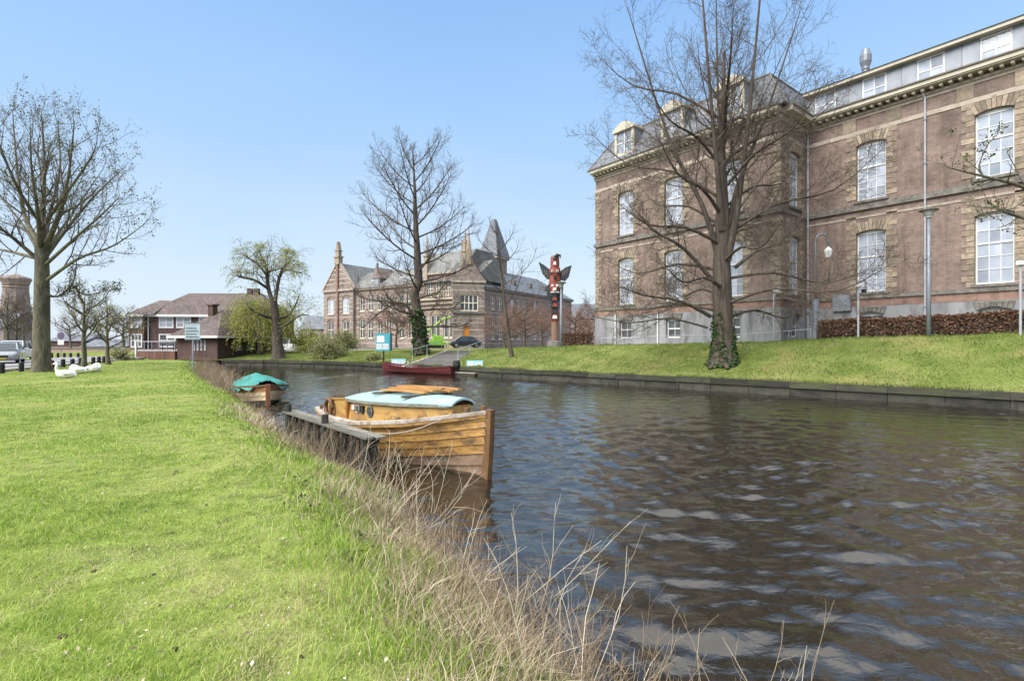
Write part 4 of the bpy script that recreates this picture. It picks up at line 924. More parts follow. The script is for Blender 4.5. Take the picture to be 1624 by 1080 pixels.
for s, lab in ((-1, 'thin pale handrail left of the stone steps'), (1, 'thin pale handrail right of the stone steps')):
    hr = thing('handrail', lab, 'handrail', (ST0[0], ST0[1], 0), math.atan2(STD[1], STD[0]) - math.pi / 2)
    pts = [(s * 1.75, y, .46 + .95 * y / STL + .95) for y in (1.5, 4.5, 8.0)]
    MB().tube(pts, .03, 6).build('rail', K['pipe'], hr)
    for p in pts: MB().tube([(p[0], p[1], p[2] - .98), p], .025, 6).build('post', K['pipe'], hr)
# road on the left, beyond the bollards
def strip(name, pts, z, m, lab):
    mb = MB()
    for (a, b), (c, d) in zip(pts, pts[1:]): mb.face([(*a, z), (*b, z), (*d, z), (*c, z)])
    return tag(mb.build(name, m), lab, kind='structure')
rl = lambda y: -25.9 - (y - 25.7) * .382
strip('road', [((rl(y) - 9.0, y), (rl(y) - .6, y)) for y in (-14, 0, 15, 30, 45, 64)], .575 + .05, K['asphalt'], 'pale asphalt road left of the lawn')
kb_ = thing('road_kerb', 'low pale kerb between lawn and road', 'kerb')
for y in np.arange(14, 48, 1.0):
    MB().box(-.08, 0, .40, .08, .985, .67).build('kerb_stone', K['stone_pale'], kb_, (rl(y) - .52, float(y), 0), math.atan2(1, -.382) - math.pi / 2)

# ------------------------------------------------------------------ bollards and rails
ordw = ['first', 'second', 'third', 'fourth', 'fifth', 'sixth', 'seventh', 'eighth', 'ninth', 'tenth']
bpos = [(3, 592), (34, 589), (82, 585), (100, 583), (115, 581.5), (127.5, 580), (148, 578), (157, 577.2), (165, 576.4)]
bm_ = MB()._lathe([(.115, -.1), (.115, .46), (.10, .50), (.02, .52)], (0, 0, 0), 10).mesh('bollard', K['black'])
bp_ = []
for i, (px, py) in enumerate(bpos):
    D = F * 1.55 / (py - PY); x = (px - PX) / F * D
    o = inst('bollard', bm_, None, (x, D, float(gz_near(x, D)))); bp_.append(o.location.copy())
    tag(o, f'short black bollard at the lawn edge, {ordw[i]} in the near row from the left', 'bollard', 'black bollards along the lawn edge')
for i, (a, b) in enumerate(zip(bp_, bp_[1:])):
    if i == 5: continue
    o = MB().tube([(0, 0, 0), b - a], .022, 6).build('bollard_rail', K['steel'], None, a + Vector((0, 0, .32)))
    tag(o, f'low metal rail between bollards, {ordw[i]} span from the left', 'rail', 'rails between the bollards')
for i, px in enumerate((82, 92, 102, 112, 124)):
    o = inst('bollard', bm_, None, ((px - PX) / F * 50.5, 50.5, .55)); tag(o, f'small black bollard across the road, {ordw[i]} of the far row from the left', 'bollard', 'black bollards across the road')
pw = thing('bridge_parapet', 'low pinkish brick parapet with dark coping across the road', 'wall', (at(78, 543, 58).x, 58, 0))
pl = at(215, 543, 58).x - at(78, 543, 58).x
MB().box(0, 0, 0, pl, .4, 1.35).build('wall', M('pink_paving_brick', (.36, .24, .20), (.30, .20, .17), scale=4, rough=.9, bump=.2), pw); MB().box(-.05, -.05, 1.351, pl, .45, 1.5).build('coping', K['lead'], pw)

# ------------------------------------------------------------------ cars
def car(name, label, paint, loc, rz, L=4.3, W=1.76, H=1.46, hatch=True, group=None):
    c = thing(name, label, 'car', loc, rz, group)
    def sec(x, w, z0, z1, cr=.08):   # rounded half-box section
        return [(x, -w, z0 + .08), (x, -w * 1.0, z1 - .2), (x, -w * .96, z1 - .06), (x, -w * .82, z1), (x, w * .82, z1), (x, w * .96, z1 - .06), (x, w, z1 - .2), (x, w, z0 + .08), (x, w * .9, z0), (x, -w * .9, z0)]
    h = W / 2
    st = [(-L/2, h*.82, .34, .74), (-L/2+.08, h*.92, .24, .86), (-L/2+.5, h*.99, .2, .93), (-.5, h, .19, .95), (.8, h, .19, .95), (L/2-.9, h*.99, .2, .90), (L/2-.3, h*.93, .22, .80), (L/2-.05, h*.84, .28, .68), (L/2, h*.76, .36, .6)]
    body = MB().loft([sec(*s) for s in st]).build('body', paint, c, smooth=False, fix=True, bevel=.03)
    xb = -L/2 + (.25 if hatch else .75)
    g = [(xb, .93, h*.86), (xb + .45, H - .06, h*.70), (xb + .75, H, h*.70), (.35, H, h*.70), (.62, H - .05, h*.71), (1.35, .92, h*.86)]
    MB().loft([[(x, -w, z - .0), (x, w, z), (x, w * 1.22 if z > 1 else w, .9), (x, -w * 1.22 if z > 1 else -w, .9)] for x, z, w in g]).build('cabin', K['carglass'], c, fix=True)
    rp = MB().loft([[(x, -w * .97, z + .012), (x, w * .97, z + .012), (x, w * .97, z - .03), (x, -w * .97, z - .03)] for x, z, w in g[1:5]]); rp.build('roof', paint, c, fix=True)
    for s in (-1, 1):
        for (xa, za, wa), (xc, zc, wc) in ((g[0], g[1]), (g[4], g[5])):
            MB().tube([(xa, s * wa * (1.0), za + .01), (xc, s * wc * 1.0, zc + .01)], .045, 6).build('roof_pillar', paint, c)
        MB().tube([(-.35, s * h * .87, .93), (-.35, s * h * .705, H - .01)], .05, 6).build('roof_pillar', paint, c)
        for x in (-L/2 + .78, L/2 - .85):
            wv = MB()._lathe([(.20, -.1), (.31, -.1), (.33, -.06), (.33, .06), (.31, .1), (.20, .1)], (0, 0, 0), 16)
            wv.v = [(p[0], p[2], p[1]) for p in wv.v]; wo = wv.build('wheel', K['tyre'], c, (x, s * (h - .12), .33))
            rm = MB()._lathe([(.2, -.09), (.19, -.10), (.05, -.12 * 1)], (0, 0, 0), 10); rm.v = [(p[0], p[2] * -s * -1 if s < 0 else -p[2], p[1]) for p in rm.v]; rm.build('rim', K['rim'], wo, fix=True)
        MB().box(-.06, -.16, -.08, .05, .16, .08).build('headlight', K['lamp'], c, (L/2 - .09, s * h * .62, .64)); MB().box(-.03, -.14, -.1, .05, .14, .1).build('tail_light', K['tail'], c, (-L/2 + .06, s * h * .7, .72))
        MB().box(-.08, -.02, 0, .08, .16, .12).build('wing_mirror', paint, c, (.95, s * h * .98 - (.02 if s > 0 else .12), .93))
    MB().box(L/2 - .03, -h * .42, .42, L/2 + .015, h * .42, .56).build('grille', K['black'], c); MB().box(L/2 + .012, -.26, .30, L/2 + .03, .26, .40).build('number_plate', M('yellow_plate', (.62, .45, .05), rough=.5), c)
    return c
car('parked_car', 'silver hatchback parked nose-on at the left edge, behind the bollards', K['silver'], (at(9, 0, 37).x, 37, .63), R(-52))
car('parked_car', 'white car parked just behind the silver hatchback', K['whitecar'], (at(31, 0, 43).x - .4, 43, .63), R(-58), L=4.5, H=1.6)
p_ = at(738, 0, 66); car('parked_car', 'dark blue-black car parked at the top of the stone steps', K['blackcar'], (p_.x, 66, 1.42), R(-165), L=4.2, hatch=False)
p_ = at(391, 0, 62); car('parked_car', 'pale blue-grey car parked behind the old willow trunk', K['silver'], (p_.x, 62, 1.0), R(170))
p_ = at(466, 0, 60); car('parked_car', 'white car half hidden by the shrub right of the willow trunk', K['whitecar'], (p_.x, 60, 1.0), R(10))
for c in [o for o in sc.objects if o.name.startswith('parked_car')]: c['group'] = 'parked cars'

# ------------------------------------------------------------------ boats
def hull_fn(L, B, sheer, draft, full=2.4, stern=.72):
    def hb(x):     # half breadth at the sheer; x from 0 (stern) to L (bow)
        s = x / L
        f = 1 - max(0, (s - .42) / .58) ** full
        a = stern + (1 - stern) * math.sin(min(1, s / .42) * math.pi / 2)
        return max(.025, B / 2 * f * a)
    def zs(x): return np.interp(x / L, [0, .25, .5, .75, 1], sheer)
    def pt(x, g, s, o=0.):
        """g 0 at keel, 1 at sheer; s side sign; o outward offset"""
        s1 = x / L; w = hb(x); vee = min(1., max(0., (s1 - .55) / .45))
        yy = w * (g ** (.42 + .75 * vee)); d = draft * (1 - .25 * vee)
        zz = -d + (zs(x) + d) * (g ** (1.35 - .35 * vee))
        return (x, s * (yy + o), zz)
    return hb, zs, pt
def strakes(b, L, pt, gs, mats, name='strake', thick=.018, n=18, sides=(1, -1)):
    for s in sides:
        for i in range(len(gs) - 1):
            mb = MB(); V = []
            for k in range(n + 1):
                x = L * k / n; V.append((pt(x, gs[i], s, thick), pt(x, gs[i+1] + .004, s, .002), pt(x, gs[i], s, -.01)))
            for (a, b_, c), (d, e, f_) in zip(V, V[1:]):
                q1 = [a, d, e, b_]; q2 = [c, f_, d, a]
                if s > 0: q1.reverse(); q2.reverse()
                mb.face(q1).face(q2)
            mb.build(name, mats[i] if isinstance(mats, list) else mats, b, fix=False)
            bpy.context.view_layer
# main wooden launch: local x runs stern -> bow
BL = 5.6; bow = Vector((-.36, 8.02, 0)); bdir = Vector((.65, -.76, 0)).normalized(); stern = bow - bdir * BL
mbt = thing('wooden_launch', 'old varnished clinker-built wooden launch with pale blue cabin roof by the jetty', 'boat', stern, math.atan2(bdir.y, bdir.x))
hb, zs, pt = hull_fn(BL, 2.05, [.58, .56, .60, .76, 1.0], .42, 2.1, .66)
gs = [.28, .42, .55, .66, .765, .86, .93, 1.0]
gs = [.22, .38, .52, .635, .735, .83, .915, 1.0]
strakes(mbt, BL, pt, gs, [K['palewood'], K['palewood']] + [K['varnish']] * 5, thick=.021)
mb = MB()
for s in (1, -1):   # hull bottom under water and inner skin
    for k in range(18):
        x0, x1 = BL * k / 18, BL * (k + 1) / 18
        for g0, g1 in ((.001, .11), (.11, .22), (.22, .45), (.45, .7), (.7, .99)): mb.face([pt(x0, g0, s, -.012), pt(x1, g0, s, -.012), pt(x1, g1, s, -.012), pt(x0, g1, s, -.012)])
mb.build('bottom', K['palewood'], mbt)
mb = MB(); tr = [pt(0, g, 1) for g in (.001, .2, .4, .6, .8, 1)]; mb.face(tr + [(x, -y, z) for x, y, z in tr[::-1]]); mb.build('transom', K['varnish'], mbt)
MB().loft([[(BL - .06 + o - .02, -.05, z), (BL + .07 + o, -.045, z), (BL + .07 + o, .045, z), (BL - .06 + o - .02, .05, z)] for o, z in ((-.10, -.5), (-.05, 0.), (.0, .5), (.03, 1.05))]).build('stem', K['stemwood'], mbt, fix=True)
# planked deck, two halves, plus the white capping rail
mb = MB()
for k in range(18):
    x0, x1 = BL * k / 18, BL * (k + 1) / 18; a, b = hb(x0), hb(x1)
    for s in (1, -1): mb.face([(x0, 0, zs(x0) + .03), (x1, 0, zs(x1) + .03), (x1, s * b, zs(x1) - .005), (x0, s * a, zs(x0) - .005)])
mb.build('deck', K['deckpaint'], mbt)
for s in (1, -1):
    MB().loft([[(x, s * max(.01, hb(x) - .06), zs(x) - .02), (x, s * (hb(x) + .045), zs(x) - .025), (x, s * (hb(x) + .045), zs(x) + .03), (x, s * (hb(x) - .06), zs(x) + .04)] for x in [BL * k / 20 for k in range(21)]]).build('gunwale', K['deckpaint'], mbt, fix=True)
    MB().loft([[(x, s * (hb(x) + .004), zs(x) - .085), (x, s * (hb(x) + .038), zs(x) - .08), (x, s * (hb(x) + .038), zs(x) - .03), (x, s * (hb(x) + .004), zs(x) - .03)] for x in [BL * k / 20 for k in range(21)]]).build('rubbing_strake', K['varnish'], mbt, fix=True)
# cabin
c0, c1 = 1.95, 4.85
def cw(x): return np.interp(x, [c0, 3.0, 4.0, c1], [.80, .80, .60, .20])
def cz(x): return np.interp(x, [c0, c1], [.95, 1.05])
xs = [c0 + (c1 - c0) * k / 8 for k in range(9)]
cab = MB()
for s in (1, -1):
    for a, b in zip(xs, xs[1:]): cab.face([(a, s*cw(a), zs(a) - .02), (b, s*cw(b), zs(b) - .02), (b, s*cw(b)*.94, cz(b)), (a, s*cw(a)*.94, cz(a))])
cab.face([(c1, -cw(c1), zs(c1)), (c1, cw(c1), zs(c1)), (c1, cw(c1)*.94, cz(c1)), (c1, -cw(c1)*.94, cz(c1))]); cabo = cab.build('cabin_side', K['ply'], mbt)
def rsec(x, o=0.):
    w = cw(x) * .94 + .05; z = cz(x) + .005
    return [(x, w * q, z + .095 * (1 - q * q) + .03) for q in (-1, -.6, -.2, .2, .6, 1)] + [(x, w * q, z + .095 * (1 - q * q) - .005) for q in (1, .6, .2, -.2, -.6, -1)]
MB().loft([rsec(x) for x in [c0 - .1] + xs[1:-1] + [c1 + .07]]).build('cabin_roof', K['roofpaint'], mbt, fix=True)
for s in (1, -1): MB().loft([[(x, s*(cw(x)*.94 + .035), cz(x) - .03), (x, s*(cw(x)*.94 + .062), cz(x) - .03), (x, s*(cw(x)*.94 + .062), cz(x) + .02), (x, s*(cw(x)*.94 + .035), cz(x) + .02)] for x in xs]).build('roof_trim', K['greywood'], mbt, fix=True)
for x, r_, m_, nm in ((3.02, .085, 'carglass', 'porthole'), (2.5, .06, 'carglass', 'porthole')):
    y = -(cw(x) * .97 + .012)
    o = MB(); ring = [(r_ * 1.35 * math.cos(a), -.012, r_ * 1.35 * math.sin(a)) for a in np.linspace(0, 2*math.pi, 17)[:-1]]
    rng_ = MB().tube([(r_*1.15*math.cos(a), 0, r_*1.15*math.sin(a)) for a in np.linspace(0, 2*math.pi, 17)], .016, 6, cap=False)
    po = rng_.build('porthole', K['greywood'], mbt, (x, y, .80 + .02 * x / 3)); MB().face([(q[0] * .8, -.004, q[2] * .8) for q in ring]).build('glass', K[m_], po)
MB().box(-.06, -.02, -.07, .06, .02, .07).build('cabin_vent', K['black'], mbt, (2.72, -(cw(2.7)*.97 + .015), .83)); MB().box(-.045, -.02, -.035, .045, .02, .045).build('white_plate', K['white'], mbt, (2.32, -(cw(2.4)*.97 + .015), .83))
MB().box(-.03, -.03, -.2, .03, .01, .2).build('bulkhead_post', K['varnish_in'], mbt, (2.06, -(cw(2.0)*.97 + .02), .78))
# cockpit coaming, rounded aft
path = [(c0 + .0, -.80)] + [(1.3, -.80), (.95, -.77)] + [(.95 - .6 * math.sin(a), -.77 * math.cos(a)) for a in np.linspace(.2, math.pi - .2, 11)] + [(.95, .77), (1.3, .80), (c0, .80)]
zc = lambda x: np.interp(x, [.3, 1, c0], [.82, .88, .96])
MB().loft([[(x*1., y * .97, zs(x) - .0), (x, y * 1.0, zs(x) - .0), (x - (0 if abs(y) > .6 else .02), y * 1.0, zc(x)), (x, y * .965, zc(x))] for x, y in path]).build('coaming', K['ply'], mbt, fix=True)
MB().loft([[(x*1., y * .935, zs(x) + .035), (x + .0, y * .955, zs(x) + .035), (x, y * .955, zc(x) - .004), (x + (0 if abs(y) > .6 else .02), y * .935, zc(x) - .004)] for x, y in path]).build('coaming_lining', K['varnish_in'], mbt, fix=True)
MB().loft([[(x, y * .94, zc(x)), (x, y * 1.03, zc(x)), (x, y * 1.03, zc(x) + .03), (x, y * .94, zc(x) + .03)] for x, y in path]).build('coaming_cap', K['varnish'], mbt, fix=True)
MB().face([(x, y * .93, zs(x) + .045) for x, y in path]).build('cockpit_floor', K['varnish_in'], mbt)
lr = MB().tube([(.17 * math.cos(a), 0, .17 * math.sin(a)) for a in np.linspace(0, 2*math.pi, 19)], .045, 8, cap=False).build('fender_ring', K['stemwood'], mbt, (1.25, -.87, .74), smooth=True)
# things lying on the cabin roof
for k in range(5):
    x0 = 2.55 + .03 * k; y0 = -.30 + .16 * k
    o = MB().loft([[(x, y0 + (x - 2.5) * .13 - w, z), (x, y0 + (x - 2.5) * .13 + w, z), (x, y0 + (x - 2.5) * .13 + w, z + .035), (x, y0 + (x - 2.5) * .13 - w, z + .035)] for x, w, z in ((x0, .055, 1.145 + .03 * (k % 3)), (x0 + .4, .06, 1.165 + .03 * (k % 3)), (x0 + .8, .05, 1.175 + .03 * (k % 3)), (x0 + 1.35, .045, 1.175 + .028 * (k % 3)))]).build('oar' if k % 2 else 'plank', K['oar'], None, stern, mbt.rotation_euler.z, fix=True)
    tag(o, ['loose brown plank lying nearest the jetty on the launch cabin roof', 'slim oar lying second on the launch cabin roof', 'loose plank in the middle of the pile on the launch roof', 'slim oar fourth in the pile on the launch roof', 'loose plank at the far side of the launch roof pile'][k], 'oar' if k % 2 else 'plank', 'planks and oars on the launch roof')
for k in (0, 1):
    MB().box(2.62 + k * 1.15, -.55, 1.095, 2.70 + k * 1.15, .5, 1.14).build('roof_batten', K['greywood'], mbt, (0, 0, .0 + .02 * k))
MB().tube([(.15, .3, .62), (.1, .28, 1.55)], .006, 5).build('aerial', K['black'], mbt)
for k, (x, s) in enumerate(((5.25, -1), (5.2, 1), (.4, -1))): MB().box(-.05, -.02, 0, .05, .02, .09).build('cleat', K['stemwood'], mbt, (x, s * (hb(x) - .05), zs(x) + .03))
for k, (a, b_) in enumerate((((5.2, -.42, .97), (3.9, -1.55, .70)), ((.5, -.66, .63), (.9, -1.25, .74)))):
    pts_ = [Vector(a).lerp(Vector(b_), q) - Vector((0, 0, .18 * math.sin(math.pi * q))) for q in np.linspace(0, 1, 8)]
    MB().tube(pts_, .009, 5).build('mooring_rope', K['stone_pale'], mbt)
# dry twigs caught along the fore deck
r2 = np.random.default_rng(11); n = 46
px_ = r2.uniform(3.6, 5.2, n); P0 = np.stack([px_, np.array([-(hb(x) - .08) for x in px_]) + r2.normal(0, .02, n), np.array([zs(x) + .03 for x in px_])], -1)
pts, rad = grow(r2, P0, r2.normal(0, 1, (n, 3)) + [0, 0, .8], r2.uniform(.05, .13, n), np.full(n, .006), 3, .5)
v, q = tubes([(pts, rad, 4)]); tag(inst('dry_twigs', np_mesh('dry_twigs', v, q, m=K['postwood']), mbt), None, None, None, 'stuff')

# jetty beside the launch
j0, j1 = Vector((-2.02, 7.95, 0)), Vector((-4.45, 10.75, 0)); jd = (j1 - j0); jl = jd.length
jt = thing('jetty', 'narrow weathered grey wooden jetty on dark posts beside the wooden launch', 'jetty', j0, math.atan2(jd.y, jd.x))
jz = .66
for k, (y0, y1) in enumerate(((-.02, .135), (.15, .29))): MB().box(-.12 + .05 * k, y0, jz - .035, jl + .25 - .07 * k, y1, jz + .006 * k).build('plank', K['greywood'], jt, bevel=.006)
for k in range(10):
    x = .12 + k * (jl - .1) / 9
    MB().tube([(x, .08, -.8), (x + .01, .08, jz - .055)], [.075, .07], 8).build('post', K['postwood'], jt); MB().tube([(x, .23, -.8), (x, .23, jz + (.16 if k in (4, 9) else -.055))], [.07, .065], 8).build('post', K['postwood'], jt)
    MB().box(x - .04, .0, jz - .12, x + .04, .28, jz - .04).build('crossbeam', K['postwood'], jt)
MB().box(.0, -.0, .10, jl, .04, .20).build('side_board', K['postwood'], jt)
ty = MB().tube([(.2 * math.cos(a), 0, .2 * math.sin(a)) for a in np.linspace(0, 2*math.pi, 17)], .075, 8, cap=False).build('tyre_fender', K['tyre'], None, j0 + jd * .72 + Vector((-.1, -.12, .3)), math.atan2(jd.y, jd.x), smooth=True)
tag(ty, 'old black tyre hanging as a fender on the jetty posts', 'tyre')

# small boat under a teal tarpaulin
GL = 4.5; gb = Vector((-8.15, 17.1, 0)); gd = Vector((.53, -.848, 0)).normalized(); gs_ = gb - gd * GL
gt = thing('covered_boat', 'small cream and red-brown rowing boat under a teal tarpaulin by the near bank', 'boat', gs_, math.atan2(gd.y, gd.x))
hb2, zs2, pt2 = hull_fn(GL, 1.75, [.50, .48, .50, .56, .66], .3, 3.6, .8)
strakes(gt, GL, pt2, [.25, .45, .63, .8, 1.0], [K['postwood'], K['creamhull'], K['creamhull'], K['redbrown']], n=14)
mb = MB(); tr = [pt2(0, g, 1) for g in (.001, .2, .4, .6, .8, 1)]; mb.face(tr + [(x, -y, z) for x, y, z in tr[::-1]]); mb.build('transom', K['redbrown'], gt)
MB().box(GL - .08, -.07, -.3, GL + .05, .07, .70).build('stem', K['redbrown'], gt)
for s in (1, -1): MB().loft([[(x, s*(hb2(x) - .04), zs2(x) - .03), (x, s*(hb2(x) + .05), zs2(x) - .03), (x, s*(hb2(x) + .05), zs2(x) + .03), (x, s*(hb2(x) - .04), zs2(x) + .03)] for x in [GL * k / 14 for k in range(15)]]).build('gunwale', K['stemwood'], gt, fix=True)
r3 = np.random.default_rng(5); secs = []
for k in range(23):
    x = -.05 + (GL - .25) * k / 22; w = hb2(min(max(x, 0), GL)) + .06; rg = .30 * (1 - abs(k / 22 - .55) * 1.1) + .05 * math.sin(k * 1.7) + (.14 if 2 <= k <= 4 else 0)
    secs.append([(x + r3.normal(0, .01), w * q, zs2(min(max(x, 0), GL)) + .04 + max(.03, rg) * (1 - abs(q) ** 1.5) + r3.normal(0, .018) - (.12 + .06 * math.sin(k * 2.2) if abs(q) > .98 else 0)) for q in np.linspace(-1, 1, 15)])
MB().loft(secs, close=False).build('tarpaulin', K['tarp'], gt, smooth=True)

# long red boat at the far landing
RL = 5.6; ra = at(607, 0, 36.6); rb_ = at(722, 0, 33.2); rd = Vector((rb_.x - ra.x, 33.2 - 36.6, 0)); RL = rd.length
rt = thing('red_boat', 'long low dark red open boat moored at the foot of the steps', 'boat', (rb_.x, 33.2, 0), math.atan2(-rd.y, -rd.x))
hb3, zs3, pt3 = hull_fn(RL, 1.5, [.56, .44, .40, .46, .72], .25, 2.0, .75)
strakes(rt, RL, pt3, [.2, .45, .72, 1.0], K['redboat'], n=14)
mb = MB(); tr = [pt3(0, g, 1) for g in (.001, .3, .6, 1)]; mb.face(tr + [(x, -y, z) for x, y, z in tr[::-1]]); mb.build('transom', K['redboat'], rt)
mb = MB()
for k in range(14):
    x0, x1 = RL * k / 14, RL * (k + 1) / 14
    mb.face([(x0, -hb3(x0), .12), (x1, -hb3(x1), .12), (x1, hb3(x1), .12), (x0, hb3(x0), .12)])
mb.build('floor', K['boards'], rt)
for s in (1, -1): MB().loft([[(x, s*(hb3(x) - .03), zs3(x) - .03), (x, s*(hb3(x) + .04), zs3(x) - .03), (x, s*(hb3(x) + .04), zs3(x) + .03), (x, s*(hb3(x) - .03), zs3(x) + .03)] for x in [RL * k / 14 for k in range(15)]]).build('gunwale', K['redboat'], rt, fix=True)
for x in (1.0, 2.3, 3.6): MB().box(x - .14, -hb3(x) + .04, .30, x + .14, hb3(x) - .04, .34).build('thwart', K['boards'], rt)
om = MB().loft([[(-.25, -.14, .5), (.05, -.14, .5), (.05, .14, .5), (-.25, .14, .5)], [(-.32, -.16, .62), (.10, -.16, .62), (.10, .16, .62), (-.32, .16, .62)], [(-.26, -.13, .92), (.04, -.13, .92), (.04, .13, .92), (-.26, .13, .92)]]).box(-.16, -.06, -.3, -.04, .06, .5); om.build('outboard_motor', K['black'], rt, fix=True)

# landing stages with light blue panels
for px, D, lab, L_ in ((747, 33.0, 'low pale floating landing stage right of the red boat', 1.9), (632, 36.8, 'low pale floating landing stage behind the red boat', 1.8)):
    p = at(px, 0, D); q = thing('landing_stage', lab, 'landing stage', (p.x, D, 0), math.atan2(.667, -.745) + math.pi, 'floating landing stages')
    MB().box(-L_/2, -.6, -.1, L_/2, .6, .14).build('float', K['postwood'], q)
    for k in range(8): MB().box(-L_/2 + k*L_/8 + .006, -.62, .145, -L_/2 + (k+1)*L_/8 - .006, .62, .185).build('deck_board', K['stone_pale'], q)
    for x in (-.7, -.25, .25, .7): MB().box(x - .03, .3, .186, x + .03, .36, .75).build('leg', K['white'], q)
for px, py, D, lab in ((632, 574, 37.2, 'small light blue panel with white patches, left of the steps above the red boat'), (753, 577, 33.3, 'small light blue panel on white legs right of the red boat')):
    p = at(px, py, D); q = thing('notice_panel', lab, 'sign', (p.x, D, p.z - .28))
    MB().box(-.52, 0, 0, .52, .05, .5).build('panel', K['lightblue'], q)
    for k, (a, b, c, d) in enumerate(((-.44, .1, -.06, .4), (.04, .12, .42, .38))): MB().box(a, -.006, b, c, .0, d).build('print_patch', K['white'], q)
ib = at(608, 580, 39.0); q = thing('information_board', 'large teal notice board with white sheets on a post by the quay', 'sign', (ib.x, 39.0, .35), R(-8))
MB().tube([(0, .06, -.3), (0, .06, 1.2)], .06, 8).build('post', K['black'], q); MB().box(-.62, 0, 1.1, .5, .14, 2.42).build('board', K['teal'], q); MB().box(.50, -.01, 1.1, .64, .15, 2.40).build('board_edge', M('dark_teal_edge', (.02, .08, .10), rough=.5), q)
for a, b, c, d in ((-.52, 1.75, .08, 2.25), (-.55, 1.22, -.1, 1.65), (-.06, 1.22, .42, 1.65)): MB().box(a, -.006, b, c, -.001, d).build('white_sheet', K['white'], q)
for k in range(4): MB().box(-.5, -.010, 1.28 + k * .085, .38, -.0065, 1.30 + k * .085).build('text_line', K['teal'], q)

# information sign on the lawn
isg = at(308, 585, 30.0); q = thing('lawn_sign', 'grey-blue information panel on a tall pale post on the lawn', 'sign', (isg.x - .1, 30.0, .5), R(12))
MB().tube([(0, .05, -.1), (0, .05, 2.7)], .045, 8).build('post', K['pipe'], q); MB().box(-.40, 0, 1.78, .40, .05, 2.72).build('panel', K['board_face'], q)
MB().box(-.43, -.008, 2.70, .43, .06, 2.76).box(-.43, -.008, 1.74, .43, .06, 1.80).build('panel_frame', K['steel'], q)
for k in range(4): MB().box(-.34, -.006, 1.88 + k * .17, .3 - .08 * (k % 2), -.001, 1.95 + k * .17).build('print_line', K['panel'], q)
MB().tube([(-.35, 0, -.1), (0, .03, .9)], .03, 6).build('stay', K['steel'], q)
# round traffic sign by the far road
tsg = at(97, 0, 54); q = thing('traffic_sign', 'round dark traffic sign with white plate on a thin pole by the road', 'sign', (tsg.x, 54, .6))
MB().tube([(0, 0, 0), (0, 0, 2.2)], .035, 6).build('pole', K['steel'], q); dk = MB()._lathe([(.38, 0), (.38, .03)], (0, 0, 0), 16); dk.v = [(a, c, b) for a, b, c in dk.v]; dk.build('disc', M('blue_grey_sign', (.12, .08, .16), rough=.5), q, (0, -.06, 2.2)); MB().box(-.32, -.06, 1.25, .32, -.03, 1.75).build('plate', K['white'], q)
fl = at(78, 0, 45); q = thing('thin_mast', 'thin pale flagpole just right of the big left tree trunk', 'pole', (fl.x, 45, .55)); MB().tube([(0, 0, 0), (0, 0, 6.5)], [.06, .04], 8).build('shaft', K['white'], q); MB()._lathe([(.1, 0), (.12, .12)], (0, 0, 0), 8).build('foot', K['steel'], q)

# ------------------------------------------------------------------ street lamps and posts on the far bank
def bowl_lamp(lab, px, d, top):
    p, t_ = far_point(px, d); h = at(0, top, p.y).z - p.z
    q = thing('street_lamp', lab, 'lamp', p, 0, 'bowl street lamps on the bank')
    MB().tube([(0, 0, -.1), (0, 0, h * .38), (0, 0, h - .35)], [.085, .08, .06], 10).build('post', K['steel'], q, smooth=True)
    MB()._lathe([(.09, h - .36), (.12, h - .33), (.12, h - .27), (.15, h - .26), (.23, h - .08), (.23, h - .05)], (0, 0, 0), 16).build('lamp_bowl', M('lamp_diffuser', (.42, .42, .4), rough=.4) if 'lamp_diffuser' not in bpy.data.materials else bpy.data.materials['lamp_diffuser'], q)
    MB()._lathe([(.34, h - .05), (.36, h - .02), (.30, h + .02), (.1, h + .05)], (0, 0, 0), 20).build('lamp_cap', K['lead'], q)
bowl_lamp('tall grey street lamp with wide flat cap in front of the clipped hedge', 1472, 6.0, 333)
bowl_lamp('grey street lamp standing just right of the carved pole', 889, 6.0, 448)
p, t_ = far_point(1292, 7.1); q = thing('swan_neck_lamp', 'tall grey swan-neck lamp with hanging white lantern at the inner building corner', 'lamp', p)
h = at(0, 372, p.y).z - p.z
MB().tube([(0, 0, -.1), (0, 0, 2.0)], .15, 10).build('base', K['steel'], q)
MB().tube([(0, 0, 2.0), (0, 0, h - .3)] + [(.32 - .32 * math.cos(a), 0, h - .3 + .32 * math.sin(a)) for a in np.linspace(.3, math.pi, 8)] + [(.64, 0, h - .6)], .045, 8).build('neck', K['steel'], q, smooth=True)
MB()._lathe([(.03, 0), (.07, -.06), (.2, -.2), (.21, -.24), (.15, -.55), (.13, -.58)], (.64, 0, h - .6), 6).build('lantern', K['white'], q)
for px, d, top, lab in ((1360, 6.4, 455, 'thin white post with small floodlight in front of the hedge'), (1226, 7.3, 462, 'thin grey post with small floodlight by the pavilion corner'), (1619, 5.8, 420, 'thin white post with floodlight at the right edge, before the hedge')):
    p, t_ = far_point(px, d); h = at(0, top, p.y).z - p.z; q = thing('floodlight_post', lab, 'lamp', p, 0, 'thin floodlight posts')
    MB().tube([(0, 0, -.1), (0, 0, h)], .045, 8).build('post', K['pipe'], q); MB().box(-.12, -.12, h - .02, .22, .08, h + .16).build('floodlight', K['lamp'], q, bevel=.02); MB().box(.12, -.14, h - .28, .3, -.02, h - .12).build('bracket_box', K['black'], q)
rl_ = thing('low_railing', 'thin pale railing along the foot of the brick pavilion', 'railing')
rp_ = [far_point(px, 7.0)[0] for px in (955, 1000, 1050, 1100, 1150, 1200, 1250, 1285)]
MB().tube([p + Vector((0, 0, .5)) for p in rp_], .02, 6).build('top_rail', K['pipe'], rl_)
